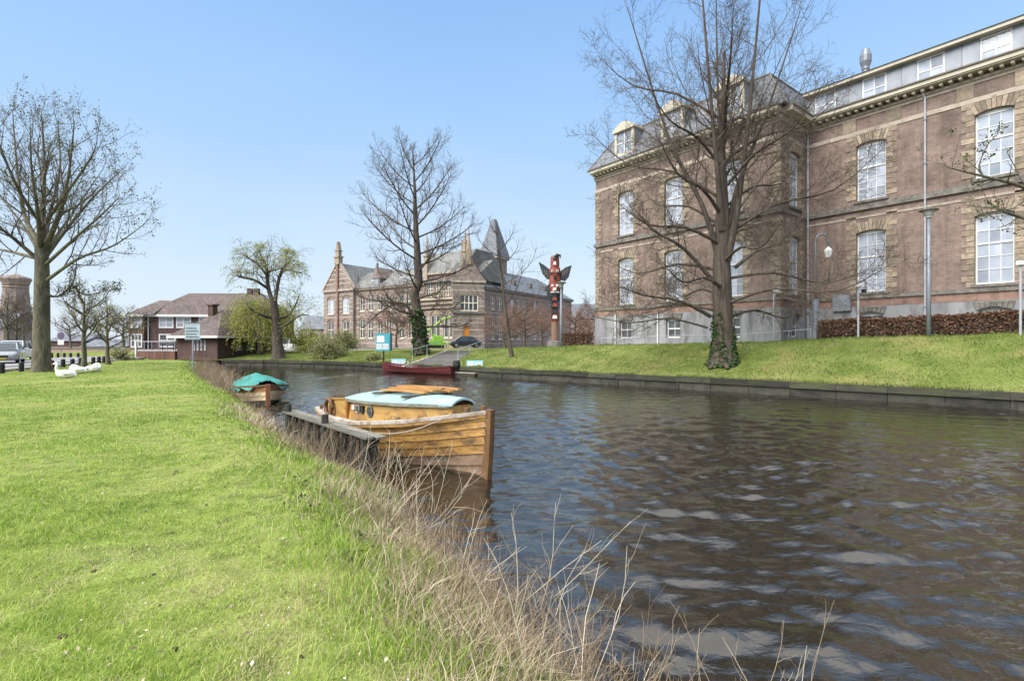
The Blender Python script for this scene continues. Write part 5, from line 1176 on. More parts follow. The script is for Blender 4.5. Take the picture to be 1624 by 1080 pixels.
for p in rp_: MB().tube([p - Vector((0, 0, .1)), p + Vector((0, 0, .5))], .02, 6).build('post', K['pipe'], rl_)

# ------------------------------------------------------------------ carved pole
tb_ = at(880, 0, 50.0); tz = 1.85; H_ = at(0, 406, 50).z - tz
to = thing('carved_pole', 'tall red and black carved wooden pole with dark spread wings', 'totem pole', (tb_.x, 50.0, tz), R(-6))
def lt(name, prof, m, c=(0, 0, 0), k=10): return MB()._lathe(prof, c, k).build(name, m, to, smooth=False)
lt('pole', [(.36, -.1), (.34, 2.2), (.36, 2.3)], K['totem_wood']); lt('carved_figure', [(.38, 2.3), (.44, 2.8), (.36, 3.4)], K['totem_red']); lt('carved_figure', [(.35, 3.4), (.42, 3.8), (.40, 4.4), (.46, 4.8), (.44, 5.1)], K['totem_black'])
for k, (z, w_, m_) in enumerate(((2.55, .5, 'totem_white'), (3.1, .42, 'totem_black'), (3.7, .5, 'totem_red'), (4.3, .46, 'totem_red'), (7.75, .3, 'totem_white'), (8.25, .3, 'totem_black'))): MB().prism([(-w_ / 2, z), (w_ / 2, z), (w_ * .35, z + .32), (-w_ * .35, z + .32)], lambda a, b, c: (a, c, b), -.5, -.3).build('carved_panel', K[m_], to, fix=True)
lt('carved_figure', [(.44, 5.1), (.56, 5.5), (.58, 6.2), (.5, 6.7), (.56, 7.0), (.50, 7.5)], K['totem_red']); lt('carved_figure', [(.42, 7.5), (.44, 8.0), (.40, 8.5), (.36, H_ - .35)], K['totem_red'])
lt('cap', [(.40, H_ - .35), (.44, H_ - .2), (.36, H_), (.1, H_ + .05)], K['totem_wood'])
for s in (-1, 1):
    wp = [(.45, 6.35), (1.0, 6.2), (1.35, 6.6), (1.65, 7.75), (1.05, 7.55), (.5, 7.15)] if s > 0 else [(.45, 6.35), (.8, 6.45), (1.25, 7.0), (1.6, 8.15), (1.05, 7.8), (.5, 7.35)]
    w_ = MB().prism([(s * a, b) for a, b in wp], lambda a, b, c: (a, c, b), -.06, .06).build('wing', K['totem_black'], to, fix=True)
    for k in range(3): MB().prism([(s * (.65 + k * .22), 6.6 + k * .18), (s * (.72 + k * .22), 6.6 + k * .18), (s * (.88 + k * .2), 7.3 + k * .08), (s * (.81 + k * .2), 7.3 + k * .08)], lambda a, b, c: (a, c, b), -.08, -.061).build('feather', K['lead'], w_, fix=True)
    MB().tube([(s * .24, -.46, 7.15), (s * .24, -.58, 7.15)], [.13, .12], 10).build('eye', K['totem_white'], to); MB().tube([(s * .24, -.57, 7.15), (s * .24, -.61, 7.15)], .06, 8).build('pupil', K['totem_black'], to)
    MB().prism([(s * .4, 4.2), (s * .75, 4.5), (s * .82, 5.6), (s * .55, 6.0), (s * .4, 5.8)], lambda a, b, c: (a, c, b), -.2, .2).build('arm', K['totem_black'], to, fix=True)
    MB().tube([(s * .22, -.44, 5.75), (s * .22, -.62, 5.75)], [.14, .12], 10).build('eye', K['totem_white'], to)
    MB().box(s * .30 - .06, -.5, 2.5, s * .30 + .06, -.4, 4.3).build('leg_band', K['totem_black'], to)
MB().loft([[(-.16, -.5, 6.75), (.16, -.5, 6.75), (.12, -.5, 6.4), (-.12, -.5, 6.4)], [(-.07, -.95, 6.6), (.07, -.95, 6.6), (.05, -.95, 6.4), (-.05, -.95, 6.4)]]).build('beak', K['totem_black'], to, fix=True)
MB().loft([[(-.2, -.48, 5.55), (.2, -.48, 5.55), (.2, -.48, 5.2), (-.2, -.48, 5.2)], [(-.1, -.75, 5.45), (.1, -.75, 5.45), (.1, -.75, 5.25), (-.1, -.75, 5.25)]]).build('muzzle', K['totem_white'], to, fix=True)
MB().tube([(0, -.2, H_ - .2), (.25, -.4, H_ + .02), (.5, -.4, H_ - .02), (.55, -.4, H_ - .3)], [.2, .17, .12, .04], 8).build('top_beak', K['totem_black'], to)
MB().box(-.5, -.52, 6.92, .5, -.44, 7.02).build('brow', K['totem_black'], to); MB().box(-.42, -.55, 5.05, .42, -.4, 5.15).build('teeth', K['totem_white'], to)
MB()._lathe([(.8, -.2), (.75, .35), (.5, .4)], (0, 0, 0), 10).build('plinth', K['paving'], to)

# ------------------------------------------------------------------ lime green lift in front of the museum
lf = at(690, 0, 62); q = thing('aerial_lift', 'lime green spider lift with folded boom beside the ivy-clad far tree', 'lift', (lf.x, 62, 1.40), R(20))
MB().box(-1.1, -.5, .35, 1.1, .5, .85).box(-.3, -.45, .85, .9, .45, 1.5).build('chassis', K['lime'], q, bevel=.04); MB().box(-1.0, -.62, 0, 1.0, -.3, .35).box(-1.0, .3, 0, 1.0, .62, .35).build('tracks', K['black'], q, bevel=.05)
MB().tube([(.3, 0, 1.4), (-1.0, 0, 2.0), (.9, 0, 3.5), (2.0, 0, 3.8)], .13, 6).build('boom', K['lime'], q); MB().box(1.9, -.4, 2.9, 2.6, .4, 3.0).box(1.9, -.4, 3.8, 2.6, -.36, 3.86).box(1.9, .36, 3.8, 2.6, .4, 3.86).box(2.56, -.36, 3.8, 2.6, .36, 3.86).build('basket', K['black'], q)
for sx in (-1, 1):
    for sy in (-1, 1): MB().tube([(sx * .9, sy * .45, .7), (sx * 1.5, sy * 1.0, .75), (sx * 1.7, sy * 1.2, .05)], .07, 6).build('outrigger', K['lime'], q)

# ------------------------------------------------------------------ swans
def swan(lab, px, py, head, k):
    D = F * 1.55 / (py - PY); x = (px - PX) / F * D
    o = thing('swan', lab, 'swan', (x, D, float(gz_near(x, D)) - .015), R(180 if head != 2 else 10), 'white swans on the lawn')
    if head == 1: neck = [(.30, .30, .10), (.36, .40, .065), (.36, .50, .05), (.33, .58, .045), (.35, .65, .05), (.41, .67, .055), (.48, .65, .04), (.52, .635, .02)]
    else: neck = [(.27, .30, .12), (.30, .38, .08), (.24, .44, .06), (.12, .45, .055), (.02, .42, .05), (-.05, .37, .03)]
    ch = [(-.52, .16, .015), (-.44, .17, .06), (-.30, .19, .14), (-.12, .20, .19), (.06, .21, .205), (.22, .23, .17)] + neck
    mb = MB()
    pts = [Vector((a, .03 * math.sin(i) if i > 7 else 0, b)) for i, (a, b, c) in enumerate(ch)]
    mb.tube(pts, [c for *_, c in ch], 14)
    mb.v = [(a, b * 1.15 if c < .42 else b, max(c, 0.0)) for a, b, c in mb.v]
    bo = mb.build('body', K['swan'], o, smooth=True); ss = bo.modifiers.new('smooth', 'SUBSURF'); ss.levels = ss.render_levels = 1
    for s in (-1, 1):
        MB().loft([[(-.46, s * .06, .24), (-.46, s * .09, .22), (-.46, s * .07, .20)], [(-.2, s * .14, .36), (-.2, s * .225, .26), (-.2, s * .19, .16)], [(.12, s * .14, .37), (.12, s * .235, .27), (.12, s * .20, .17)], [(.26, s * .10, .31), (.26, s * .17, .26), (.26, s * .14, .2)]]).build('wing', K['swan'], o, smooth=True, fix=True)
    if head == 1:
        MB().tube([(.50, 0, .64), (.56, 0, .62), (.60, 0, .612)], [.026, .02, .008], 8).build('beak', K['beak'], o)
swan('white swan resting on the lawn with its head raised, nearest of three', 103, 600, 1, 0)
swan('white swan asleep on the lawn, the middle one of three', 122, 592, 0, 1)
swan('white swan asleep beside the young tree, farthest right of three', 149, 590.5, 2, 2)

# ------------------------------------------------------------------ trees
def polyline(pts, rad, n=9):
    """smooth resample of a hand-placed limb"""
    p = np.array(pts, float); t = np.linspace(0, len(p) - 1, n + 1); out = np.empty((n + 1, 3))
    for a, tt in enumerate(t):
        i = min(int(tt), len(p) - 2); u = tt - i; p0, p1, p2, p3 = p[max(i-1, 0)], p[i], p[i+1], p[min(i+2, len(p)-1)]
        out[a] = .5 * ((2*p1) + (-p0+p2)*u + (2*p0-5*p1+4*p2-p3)*u*u + (-p0+3*p1-3*p2+p3)*u**3)
    return out, np.linspace(rad[0], rad[1], n + 1)
def limbs(r, lst, n=9):
    P, Q = [], []
    for pts, rad in lst:
        a, b = polyline(pts, rad, n); P.append(a); Q.append(b)
    return np.stack(P), np.stack(Q)
def twigs(r, pts, rad, spec):
    """successive generations; spec rows: (count, t0, angle, lenfac, radfac, nseg, jit, trop, shape, sides, rmin)"""
    gr = []; plen = None
    for m, t0, ang, lf, rf, ns, jit, trop, shp, k, rmin in spec:
        P, Dv, Ln, Rd = spawn(r, pts, rad, m, t0, 1., ang, lf, rf, shp, rmin=rmin)
        pts, rad = grow(r, P, Dv, Ln, Rd, ns, jit, trop, .35); gr.append((pts, rad, k))
    return gr

# big bare tree on the far bank
r = np.random.default_rng(21)
bt, _ = far_point(1146, 2.3); b = np.array(bt); b[2] -= .15
lean = A(-.3, 0, 0)
tp = b + A(.1, .1, 15.0)
tr1 = trunk_chain(b, tp, [(0, .76), (.016, .66), (.045, .53), (.1, .46), (.28, .42), (.45, .33), (.7, .17), (1, .05)], r, 22, .03)
stems = []
for dx, dy, z0, h, x2, r0 in ((-1.0, .3, 5.4, 13, -4.4, .15), (-.45, -.5, 6.4, 15.5, -1.7, .16), (.55, -.4, 5.0, 16, 1.6, .19), (1.0, .4, 6.6, 13, 4.2, .14), (.2, .9, 7.2, 15.5, .5, .13)):
    s0 = b + A(dx * .25, dy * .25, z0); stems.append(([s0, s0 + A(dx * .7, dy * .6, 2.4), b + A(x2 * .5 + dx * .3, dy * 1.6, z0 + 2 + (h - 4) * .42), b + A(x2, dy * 2.4, 4.5 + h)], (r0, .018)))
sp_, sr_ = limbs(r, stems, 12); sp_ = np.concatenate([sp_, tr1[0][:, 10:23]]); sr_ = np.concatenate([sr_, tr1[1][:, 10:23]])
low = []   # spreading lower limbs, arching out and drooping before the tips turn up
for k in range(23):
    z = 2.3 + 9.5 * (k / 22) ** 1.1; az = k * 2.399 + .6 + r.normal(0, .2); L_ = r.uniform(5.2, 7.0) * (1 - .12 * k / 22)
    d = A(math.cos(az), math.sin(az) * .9, 0); s0 = b + A(0, 0, z) + d * .25
    dz = r.uniform(-.05, .06) if z < 5 else r.uniform(.12, .34)
    low.append(([s0, s0 + d * L_ * .33 + A(0, 0, L_ * (dz * .5 + .06)), s0 + d * L_ * .7 + A(0, 0, L_ * dz), s0 + d * L_ + A(0, 0, L_ * (dz * 1.5 + .12))], (r.uniform(.075, .11), .010)))
for pts_, r0 in (([(1127, 502, 0), (1080, 478, -.4), (1020, 468, -.8), (985, 455, -1.0)], .10), ([(1130, 445, 0), (1085, 395, -.6), (1035, 365, -1.0), (1015, 340, -1.2)], .11), ([(1165, 425, 0), (1200, 398, -.5), (1235, 385, -.8), (1262, 355, -1.2)], .10), ([(1122, 520, 0), (1060, 505, .3), (1000, 512, .6), (930, 500, .8)], .06)):
    low.append(([np.array(at(a, c, bt.y + e)) for a, c, e in pts_], (r0, .014)))
lp_, lr_ = limbs(r, low, 9)
g1 = twigs(r, sp_, sr_, [(14, .30, (46, 10), .34, .34, 7, .10, .08, .45, 4, .010), (9, .12, (40, 14), .46, .5, 5, .15, .05, .4, 3, .0075), (6, .15, (42, 16), .50, .7, 3, .2, .03, .3, 3, .0062)])
g2 = twigs(r, lp_, lr_, [(14, .28, (50, 12), .34, .34, 6, .12, .06, .45, 4, .009), (10, .12, (45, 15), .48, .5, 5, .18, .04, .4, 3, .0075), (6, .15, (45, 18), .50, .7, 3, .22, .02, .3, 3, .0062)])
big = tree_obj('bare_tree', 'large many-stemmed bare tree with ivy at its foot on the far grass bank', tuple(b), [(tr1[0], tr1[1], 14), (sp_[:-1], sr_[:-1], 8), (lp_, lr_, 6)], g1 + g2, K['bark'], K['twig'])
n = 1700; aa = r.uniform(0, 2*np.pi, n); zz = r.uniform(0, 1, n) ** 1.25 * (1.7 + 1.0 * np.sin(aa * 2 + 1) + .6 * np.sin(aa * 5)); zz = np.clip(zz, .05, 3.2); rr = np.interp(zz, [0, .25, .7, 1.5, 3.2], [.72, .60, .50, .45, .43]) + np.abs(r.normal(0, .05, n))
inst('ivy', leaf_mesh('ivy', r, np.stack([rr*np.cos(aa), rr*np.sin(aa), zz], -1), .115, K['ivy'], asp=.9), big)
rt_ = []
for k in range(7):
    a_ = k * .9 + r.uniform(-.2, .2); d = A(math.cos(a_), math.sin(a_), 0); rt_.append(([A(0, 0, .55) + d * .42, A(0, 0, .2) + d * .6, A(0, 0, -.1) + d * .95], (.16, .08)))
p_, q_ = limbs(r, rt_, 5); v, q = tubes([(p_, q_, 8)]); inst('roots', np_mesh('roots', v, q, m=K['bark'], smooth=True), big)

# second big tree, across by the steps
r = np.random.default_rng(33)
b2 = np.array(at(668, 560, 42.0)); b2[2] = 1.15; top2 = np.array(at(655, 240, 42.0))
tr2 = trunk_chain(b2, top2, [(0, .72), (.04, .52), (.15, .44), (.4, .34), (.7, .18), (1, .03)], r, 20, .03); tr2[0][0][2:7, 0] -= np.array([.02, .1, .2, .3, .35]); 
ls = []
for k in range(30):
    t = .13 + .80 * k / 29; z = b2[2] + (top2[2] - b2[2]) * t; az = k * 2.399 + r.normal(0, .3)
    x = np.interp(z, tr2[0][0][:, 2], tr2[0][0][:, 0]); y = np.interp(z, tr2[0][0][:, 2], tr2[0][0][:, 1]); s0 = A(x, y, z)
    L_ = np.interp(t, [.1, .25, .5, .75, 1], [4.2, 4.8, 4.8, 3.6, 1.0]) * r.uniform(.85, 1.15); d = A(math.cos(az), math.sin(az) * .8, 0); up = np.interp(t, [.1, .35, .6, 1], [.18, .35, .7, 1.3])
    dr = .12 if t < .3 else 0
    ls.append(([s0, s0 + d * L_ * .4 + A(0, 0, L_ * (up * .3 - dr * .3)), s0 + d * L_ * .8 + A(0, 0, L_ * (up * .75 - dr)), s0 + d * L_ + A(0, 0, L_ * (up * 1.05 - dr * .6))], (np.interp(t, [0, 1], [.12, .05]), .02)))
ls.append(([np.array(at(660, 505, 42)), np.array(at(638, 480, 41.6)), np.array(at(608, 492, 41.2)), np.array(at(575, 520, 41))], (.15, .03)))
lp_, lr_ = limbs(r, ls, 8)
g = twigs(r, lp_, lr_, [(13, .2, (44, 12), .42, .55, 5, .13, .14, .5, 3, .013), (7, .2, (42, 14), .45, .6, 4, .18, .10, .4, 3, .008), (4, .2, (42, 16), .5, .6, 3, .2, .06, .3, 3, .006)])
t2 = tree_obj('bare_tree', 'tall bare tree with ascending branches beside the stone steps, in front of the museum', tuple(b2), [(tr2[0], tr2[1], 12), (lp_, lr_, 6)], g, K['bark'], K['twig'])
n = 1100; zz = r.uniform(0, 1, n) ** 1.2 * 3.6; aa = r.uniform(0, 2*np.pi, n); rr = np.interp(zz, [0, .6, 3.6], [.66, .50, .42]) + r.uniform(0, .1, n); xo = np.interp(zz + b2[2], tr2[0][0][:, 2], tr2[0][0][:, 0]) - b2[0]
inst('ivy', leaf_mesh('ivy', r, np.stack([rr*np.cos(aa) + xo, rr*np.sin(aa), zz], -1), .22, K['ivy'], asp=.9), t2)

# slim young tree on the bank
r = np.random.default_rng(40)
p, _ = far_point(811, 3.0); b3 = np.array(p); b3[2] -= .1; top3 = np.array(at(788, 352, b3[1]))
tr3 = trunk_chain(b3, top3, [(0, .20), (.05, .15), (.3, .125), (.6, .08), (1, .012)], r, 14, .02)
ls = []
for k in range(13):
    t = .28 + .62 * k / 12; c = tr3[0][0]; s0 = A(*[np.interp(t * 14, np.arange(15), c[:, j]) for j in range(3)]); az = k * 2.399 + .4; L_ = np.interp(t, [.25, .5, .9], [2.8, 2.6, 1.0]); d = A(math.cos(az), math.sin(az), 0)
    ls.append(([s0, s0 + d * L_ * .45 + A(0, 0, L_ * .25), s0 + d * L_ * .8 + A(0, 0, L_ * .6), s0 + d * L_ * .95 + A(0, 0, L_ * 1.0)], (.04, .008)))
lp_, lr_ = limbs(r, ls, 7); g = twigs(r, lp_, lr_, [(9, .2, (42, 12), .42, .55, 4, .14, .12, .5, 3, .007), (5, .25, (42, 14), .45, .6, 3, .2, .08, .4, 3, .005)])
tree_obj('bare_tree', 'slim young bare tree leaning on the grass bank in front of the slate-roofed range', tuple(b3), [(tr3[0], tr3[1], 8), (lp_, lr_, 5)], g, K['bark'], K['twig_dark'])

# left tree on the lawn, round crown with opening buds
r = np.random.default_rng(52)
D4 = F * 1.55 / (591 - PY); b4 = np.array([(66 - PX) / F * D4, D4, .5])
tp4 = np.array(at(66, 385, D4))
tr4 = trunk_chain(b4, tp4, [(0, .50), (.04, .42), (.12, .37), (.5, .33), (1, .27)], r, 14, .015)
ls = []
def L4(*pp): ls.append(([np.array(at(x, y, D4 + e)) for x, y, e in pp[0]], pp[1]))
for pts_, rr_ in (([(66, 392, 0), (68, 329, .1), (70, 258, .3), (66, 179, .2)], (.26, .02)), ([(68, 400, 0), (90, 351, -.5), (108, 285, -1.2), (118, 192, -1.5)], (.22, .02)), ([(66, 390, 0), (40, 346, .6), (28, 276, 1.0), (20, 179, 1.3)], (.2, .02)), ([(70, 410, 0), (105, 364, .8), (150, 311, 1.6), (200, 263, 2.2)], (.17, .015)), ([(64, 415, 0), (25, 381, -.6), (-10, 351, -1.4), (-50, 293, -1.8)], (.16, .015)), ([(74, 445, 0), (125, 410, -.6), (180, 390, -1.3), (230, 355, -1.6)], (.13, .012)), ([(74, 467, 0), (92, 470, .3), (115, 450, .6), (122, 415, .9)], (.11, .02)), ([(64, 398, 0), (60, 337, -1.5), (50, 267, -2.4), (48, 197, -2.6)], (.17, .015)), ([(68, 398, 0), (80, 337, 1.8), (95, 267, 2.6), (92, 188, 2.9)], (.17, .015)), ([(72, 420, 0), (120, 377, -1.5), (165, 337, -2.6), (190, 311, -3.2)], (.13, .012)), ([(60, 410, 0), (20, 400, 1.2), (-30, 386, 2.2), (-70, 346, 2.6)], (.14, .012)), ([(115, 452, .6), (135, 468, .9), (165, 462, 1.3), (185, 458, 1.5)], (.055, .01)), ([(66, 364, 0), (95, 320, -2.0), (140, 258, -3.0), (155, 223, -3.3)], (.13, .012)), ([(64, 355, 0), (30, 302, -2.4), (0, 232, -3.2), (-10, 192, -3.4)], (.13, .012)), ([(66, 373, 0), (70, 311, 3.2), (60, 241, 4.6), (64, 205, 5.0)], (.13, .012)), ([(62, 400, 0), (35, 355, 3.0), (0, 311, 4.4), (-30, 258, 5)], (.12, .012)), ([(70, 400, 0), (110, 346, 3.0), (140, 302, 4.5), (165, 267, 5)], (.12, .012))):
    L4(pts_, (rr_[0] * .72, rr_[1] * .8))
lp_, lr_ = limbs(r, ls, 10)
g = twigs(r, lp_, lr_, [(13, .18, (38, 10), .34, .42, 6, .11, .10, .45, 4, .010), (7, .2, (36, 12), .42, .5, 4, .16, .08, .35, 3, .006), (3, .3, (38, 14), .5, .6, 3, .18, .06, .2, 3, .005)])
t4 = tree_obj('budding_tree', 'large round-crowned tree with opening buds on the left lawn', tuple(b4), [(tr4[0], tr4[1], 14), (lp_, lr_, 7)], g, K['bark_green'], K['twig_dark'])
def bud_cluster(r, chains, n, m, size, mat, name, base, spread=.09, end=True):
    pts = chains[0]; i = r.integers(0, len(pts), n); c = pts[i, -1] if end else pick(r, chains, n)
    P = np.repeat(c, m, 0) + r.normal(0, spread, (n * m, 3))
    return leaf_mesh(name, r, P - np.array(base), size, mat, asp=.7)
inst('buds', bud_cluster(r, g[-1], 1500, 5, .085, K['bud'], 'buds', b4), t4)

# overhanging branch from a tree standing just right of the picture
r = np.random.default_rng(60)
p5, _ = far_point(1795, 3.0); b5 = np.array(p5); b5[2] -= .15; D5 = b5[1]
tr5 = trunk_chain(b5, b5 + A(.1, .1, 7.5), [(0, .42), (.1, .33), (.6, .26), (1, .15)], r, 12, .02)
ls = []
for pts_, rr_ in (([(1795, 400, 0), (1700, 335, -.3), (1624, 297, -.6), (1560, 280, -.8), (1503, 266, -1.0)], (.10, .014)), ([(1795, 430, 0), (1700, 380, -.2), (1640, 352, -.4), (1590, 335, -.5), (1565, 318, -.6)], (.09, .016)), ([(1560, 281, -.8), (1553, 262, -.8), (1568, 228, -.8), (1592, 205, -.8)], (.03, .008)), ([(1795, 300, 0), (1770, 200, .3), (1740, 100, .6), (1700, 20, .8)], (.11, .02)), ([(1800, 300, 0), (1830, 180, -.3), (1870, 60, -.6), (1890, -40, -.6)], (.12, .02)), ([(1800, 350, 0), (1880, 300, .3), (1960, 240, .5), (2020, 160, .6)], (.11, .02)), ([(1640, 305, -.5), (1608, 330, -.7), (1580, 332, -.9), (1530, 325, -1.0)], (.03, .008))):
    L = [np.array(at(x, y, D5 + e)) for x, y, e in pts_]; ls.append((L, rr_))
lp_, lr_ = limbs(r, ls, 9); g = twigs(r, lp_, lr_, [(8, .35, (48, 14), .17, .5, 5, .15, .10, .3, 3, .007), (3, .3, (42, 14), .45, .6, 3, .2, .05, .3, 3, .004)])
t5 = tree_obj('budding_tree', 'branch of a budding tree reaching in at the right edge before the facade', tuple(b5), [(tr5[0], tr5[1], 10), (lp_, lr_, 7)], g, K['bark_green'], K['twig_dark'])
tag(inst('buds', bud_cluster(r, g[-1], 110, 7, .085, K['bud'], 'buds', b5, .06), t5), kind='stuff')

# small trees on the left lawn and street
def small_tree(label, px, py, D, top, tr_r, crown_w, seed, mat, leafm=None, nleaf=0, lsize=.12, gz=None, fork=.42, trop=.12, name='small_tree', group=None, nl=11, dens=(10, 6, 3), bark='bark_green', rm=.006, cat=None):
    r = np.random.default_rng(seed); bz = at(px, py, D) if gz is None else Vector((at(px, 0, D).x, D, gz)); b = np.array(bz); tp_ = np.array(at(px + r.uniform(-3, 3), top, D)); h = tp_[2] - b[2]
    tr = trunk_chain(b, b + A(r.normal(0, .1), 0, h * .82), [(0, tr_r * 1.5), (.06, tr_r), (.5, tr_r * .7), (1, tr_r * .12)], r, 10, .03)
    ls = []
    for k in range(nl):
        t = fork + (.95 - fork) * k / (nl - 1); s0 = A(*[np.interp(t * 10 * .95, np.arange(11), tr[0][0][:, j]) for j in range(3)]); az = k * 2.399 + r.normal(0, .3)
        L_ = crown_w * np.interp(t, [fork, .6, 1], [.95, 1, .55]) * r.uniform(.8, 1.15); d = A(math.cos(az), math.sin(az), 0)
        ls.append(([s0, s0 + d * L_ * .45 + A(0, 0, h * .08), s0 + d * L_ * .8 + A(0, 0, h * .17), s0 + d * L_ + A(0, 0, h * .26)], (tr_r * .42, tr_r * .07)))
    lp, lr = limbs(r, ls, 6); m1, m2, m3 = dens
    spec = [(m1, .2, (44, 12), .45, .5, 4, .15, trop, .4, 3, rm * 1.5), (m2, .2, (42, 14), .5, .6, 4, .2, trop * .6, .3, 3, rm)]
    if m3: spec.append((m3, .25, (42, 14), .5, .6, 3, .22, .04, .3, 3, rm * .7))
    g = twigs(r, lp, lr, spec); t = tree_obj(name, label, tuple(b), [(tr[0], tr[1], 8), (lp, lr, 5)], g, K[bark], K[mat], group=group)
    if leafm: tag(inst('buds', leaf_mesh('buds', r, np.repeat(pick(r, g[-1], nleaf // 4), 4, 0) + r.normal(0, lsize, (nleaf // 4 * 4, 3)) - b, lsize, K[leafm]), t), kind='stuff')
    return t
small_tree('young tree with leaf buds on the lawn edge beside the farthest swan', 133, 584, 31.5, 448, .15, 1.5, 71, 'twig', 'willow', 520, .09, gz=.5, rm=.007)
small_tree('small tree with yellow-green haze right of the young lawn tree', 171, 578, 36.0, 482, .14, 1.7, 72, 'twig', 'willow', 520, .11, gz=.5, rm=.01, fork=.35)
for k, (px, D, top, lab) in enumerate(((12, 60, 468, 'bare street tree behind the silver car, nearest the left edge'), (24, 62, 478, 'bare street tree behind the white car in front of the mill'), (38, 75, 486, 'bare street tree just left of the big left trunk'), (196, 66, 492, 'bare tree behind the brick parapet, left of the dark house'), (208, 75, 500, 'thin bare tree close against the left end of the dark house'), (112, 90, 505, 'faint bare tree far behind the round traffic sign'))):
    small_tree(lab, px, 0, D, top, .2, 2.6, 80 + k, 'twig', gz=.9, rm=.014, dens=(9, 6, 3), group='bare street trees on the left')
for k, (px, D, top, lab) in enumerate(((832, 60, 482, 'small pink-twigged tree left of the carved pole'), (912, 58, 486, 'small pink-twigged tree right of the carved pole'), (934, 64, 492, 'small pink-twigged tree close to the pavilion corner'), (860, 66, 490, 'small pink-twigged tree just behind the carved pole'), (800, 64, 500, 'small pink-twigged tree behind the slim leaning tree'), (628, 60, 490, 'small brown-twigged tree left of the tall bare tree'))):
    small_tree(lab, px, 0, D, top, .15, 2.7, 95 + k, 'twig_pink', gz=1.5, rm=.014, dens=(12, 8, 4), fork=.3, trop=.05, group='pink-twigged trees by the museum', bark='bark')

# old willow with cut limbs and its drooping green
r = np.random.default_rng(110)
Dw = 47.0; bw_ = np.array(at(442, 0, Dw)); bw_[2] = .5
trw = trunk_chain(bw_, np.array(at(434, 480, Dw)), [(0, .72), (.12, .52), (.5, .40), (1, .32)], r, 10, .03)
ls = []
for pts_, rr_ in (([(436, 490, 0), (425, 455, .3), (424, 430, .3), (418, 412, .2)], (.3, .13)), ([(425, 440, .3), (410, 420, -.3), (395, 410, -.5), (388, 405, -.6)], (.16, .08)), ([(425, 458, .2), (405, 445, -.8), (385, 440, -1), (377, 438, -1.2)], (.18, .12)), ([(436, 480, 0), (440, 455, 1), (446, 430, 1.2), (455, 418, 1.2)], (.26, .10)), ([(446, 432, 1.2), (458, 428, 1.0), (470, 432, .8), (478, 433, .8)], (.13, .07)), ([(424, 432, .3), (432, 428, -.6), (445, 426, -.8), (460, 415, -.8)], (.14, .06)), ([(434, 505, 0), (415, 500, -1), (400, 492, -1.4), (394, 488, -1.6)], (.2, .08)), ([(440, 505, 0), (458, 500, .6), (468, 485, .8), (474, 470, .9)], (.2, .06)), ([(444, 520, 0), (462, 510, -.8), (476, 500, -1.0), (490, 500, -1.2)], (.16, .05)), ([(420, 420, .2), (415, 408, .5), (412, 400, .6), (413, 394, .6)], (.12, .05)), ([(455, 418, 1.2), (454, 408, 1.2), (456, 402, 1.2), (457, 398, 1.2)], (.08, .04))):
    ls.append(([np.array(at(x, y, Dw + e)) for x, y, e in pts_], (rr_[0] * .75, rr_[1] * .7)))
lp_, lr_ = limbs(r, ls, 8)
g = twigs(r, lp_, lr_, [(15, .15, (55, 20), .62, .25, 6, .18, [.3, .2, .05, -.1, -.3, -.4], .1, 3, .013), (7, .2, (42, 15), .6, .6, 6, .2, [.05, -.15, -.3, -.4, -.5, -.5], .3, 3, .008)])
tw_ = tree_obj('willow_tree', 'old pollarded willow with cut limbs and fresh yellow-green shoots at the water', tuple(bw_), [(trw[0], trw[1], 12), (lp_, lr_, 8)], g, K['bark'], K['twig_dark'])
inst('leaves', leaf_mesh('leaves', r, pick(r, g[-1], 9500) + r.normal(0, .07, (9500, 3)) - bw_, .105, K['willow'], asp=.45, hang=True), tw_)
# weeping willow behind, against the boathouse
def weeper(label, px, D, gz, top, w, seed, nst, leafn):
    r = np.random.default_rng(seed); b = np.array([at(px, 0, D).x, D, gz]); h = at(0, top, D).z - gz
    tr = trunk_chain(b, b + A(.2, 0, h * .75), [(0, .35), (.5, .22), (1, .1)], r, 8, .05)
    P = np.repeat(b[None] + A(.1, 0, h * .55), 16, 0) + r.normal(0, .2, (16, 3)); az = np.arange(16) * 2.399
    lp, lr = grow(r, P, np.stack([np.cos(az), np.sin(az), np.full(16, .9)], -1), r.uniform(.7, 1.1, 16) * w * 1.15, np.full(16, .07), 6, .12, [.1, 0, -.1, -.2, -.3, -.3], .3)
    Q, Dv, Ln, Rd = spawn(r, lp, lr, nst, .25, 1, (60, 20), .5, .3, 0, rmin=.008)
    Ln = r.uniform(.35, .8, len(Ln)) * h; sp, sr = grow(r, Q, Dv, Ln, Rd, 7, .10, [-.1, -.5, -.8, -.8, -.6, -.5, -.4], .5)
    keep = sp[:, -1, 2] > gz - .2; sp, sr = sp[keep], sr[keep]
    t = tree_obj('weeping_willow', label, tuple(b), [(tr[0], tr[1], 8), (lp, lr, 5)], [(sp, sr, 3)], K['bark'], K['twig_dark'])
    inst('leaves', leaf_mesh('leaves', r, pick(r, (sp,), leafn) + r.normal(0, .06, (leafn, 3)) - b, .17, K['willow'], asp=.4, hang=True), t)
weeper('weeping willow in dense yellow-green leaf between boathouse and old willow', 413, 51.0, .95, 462, 2.0, 120, 26, 15000)
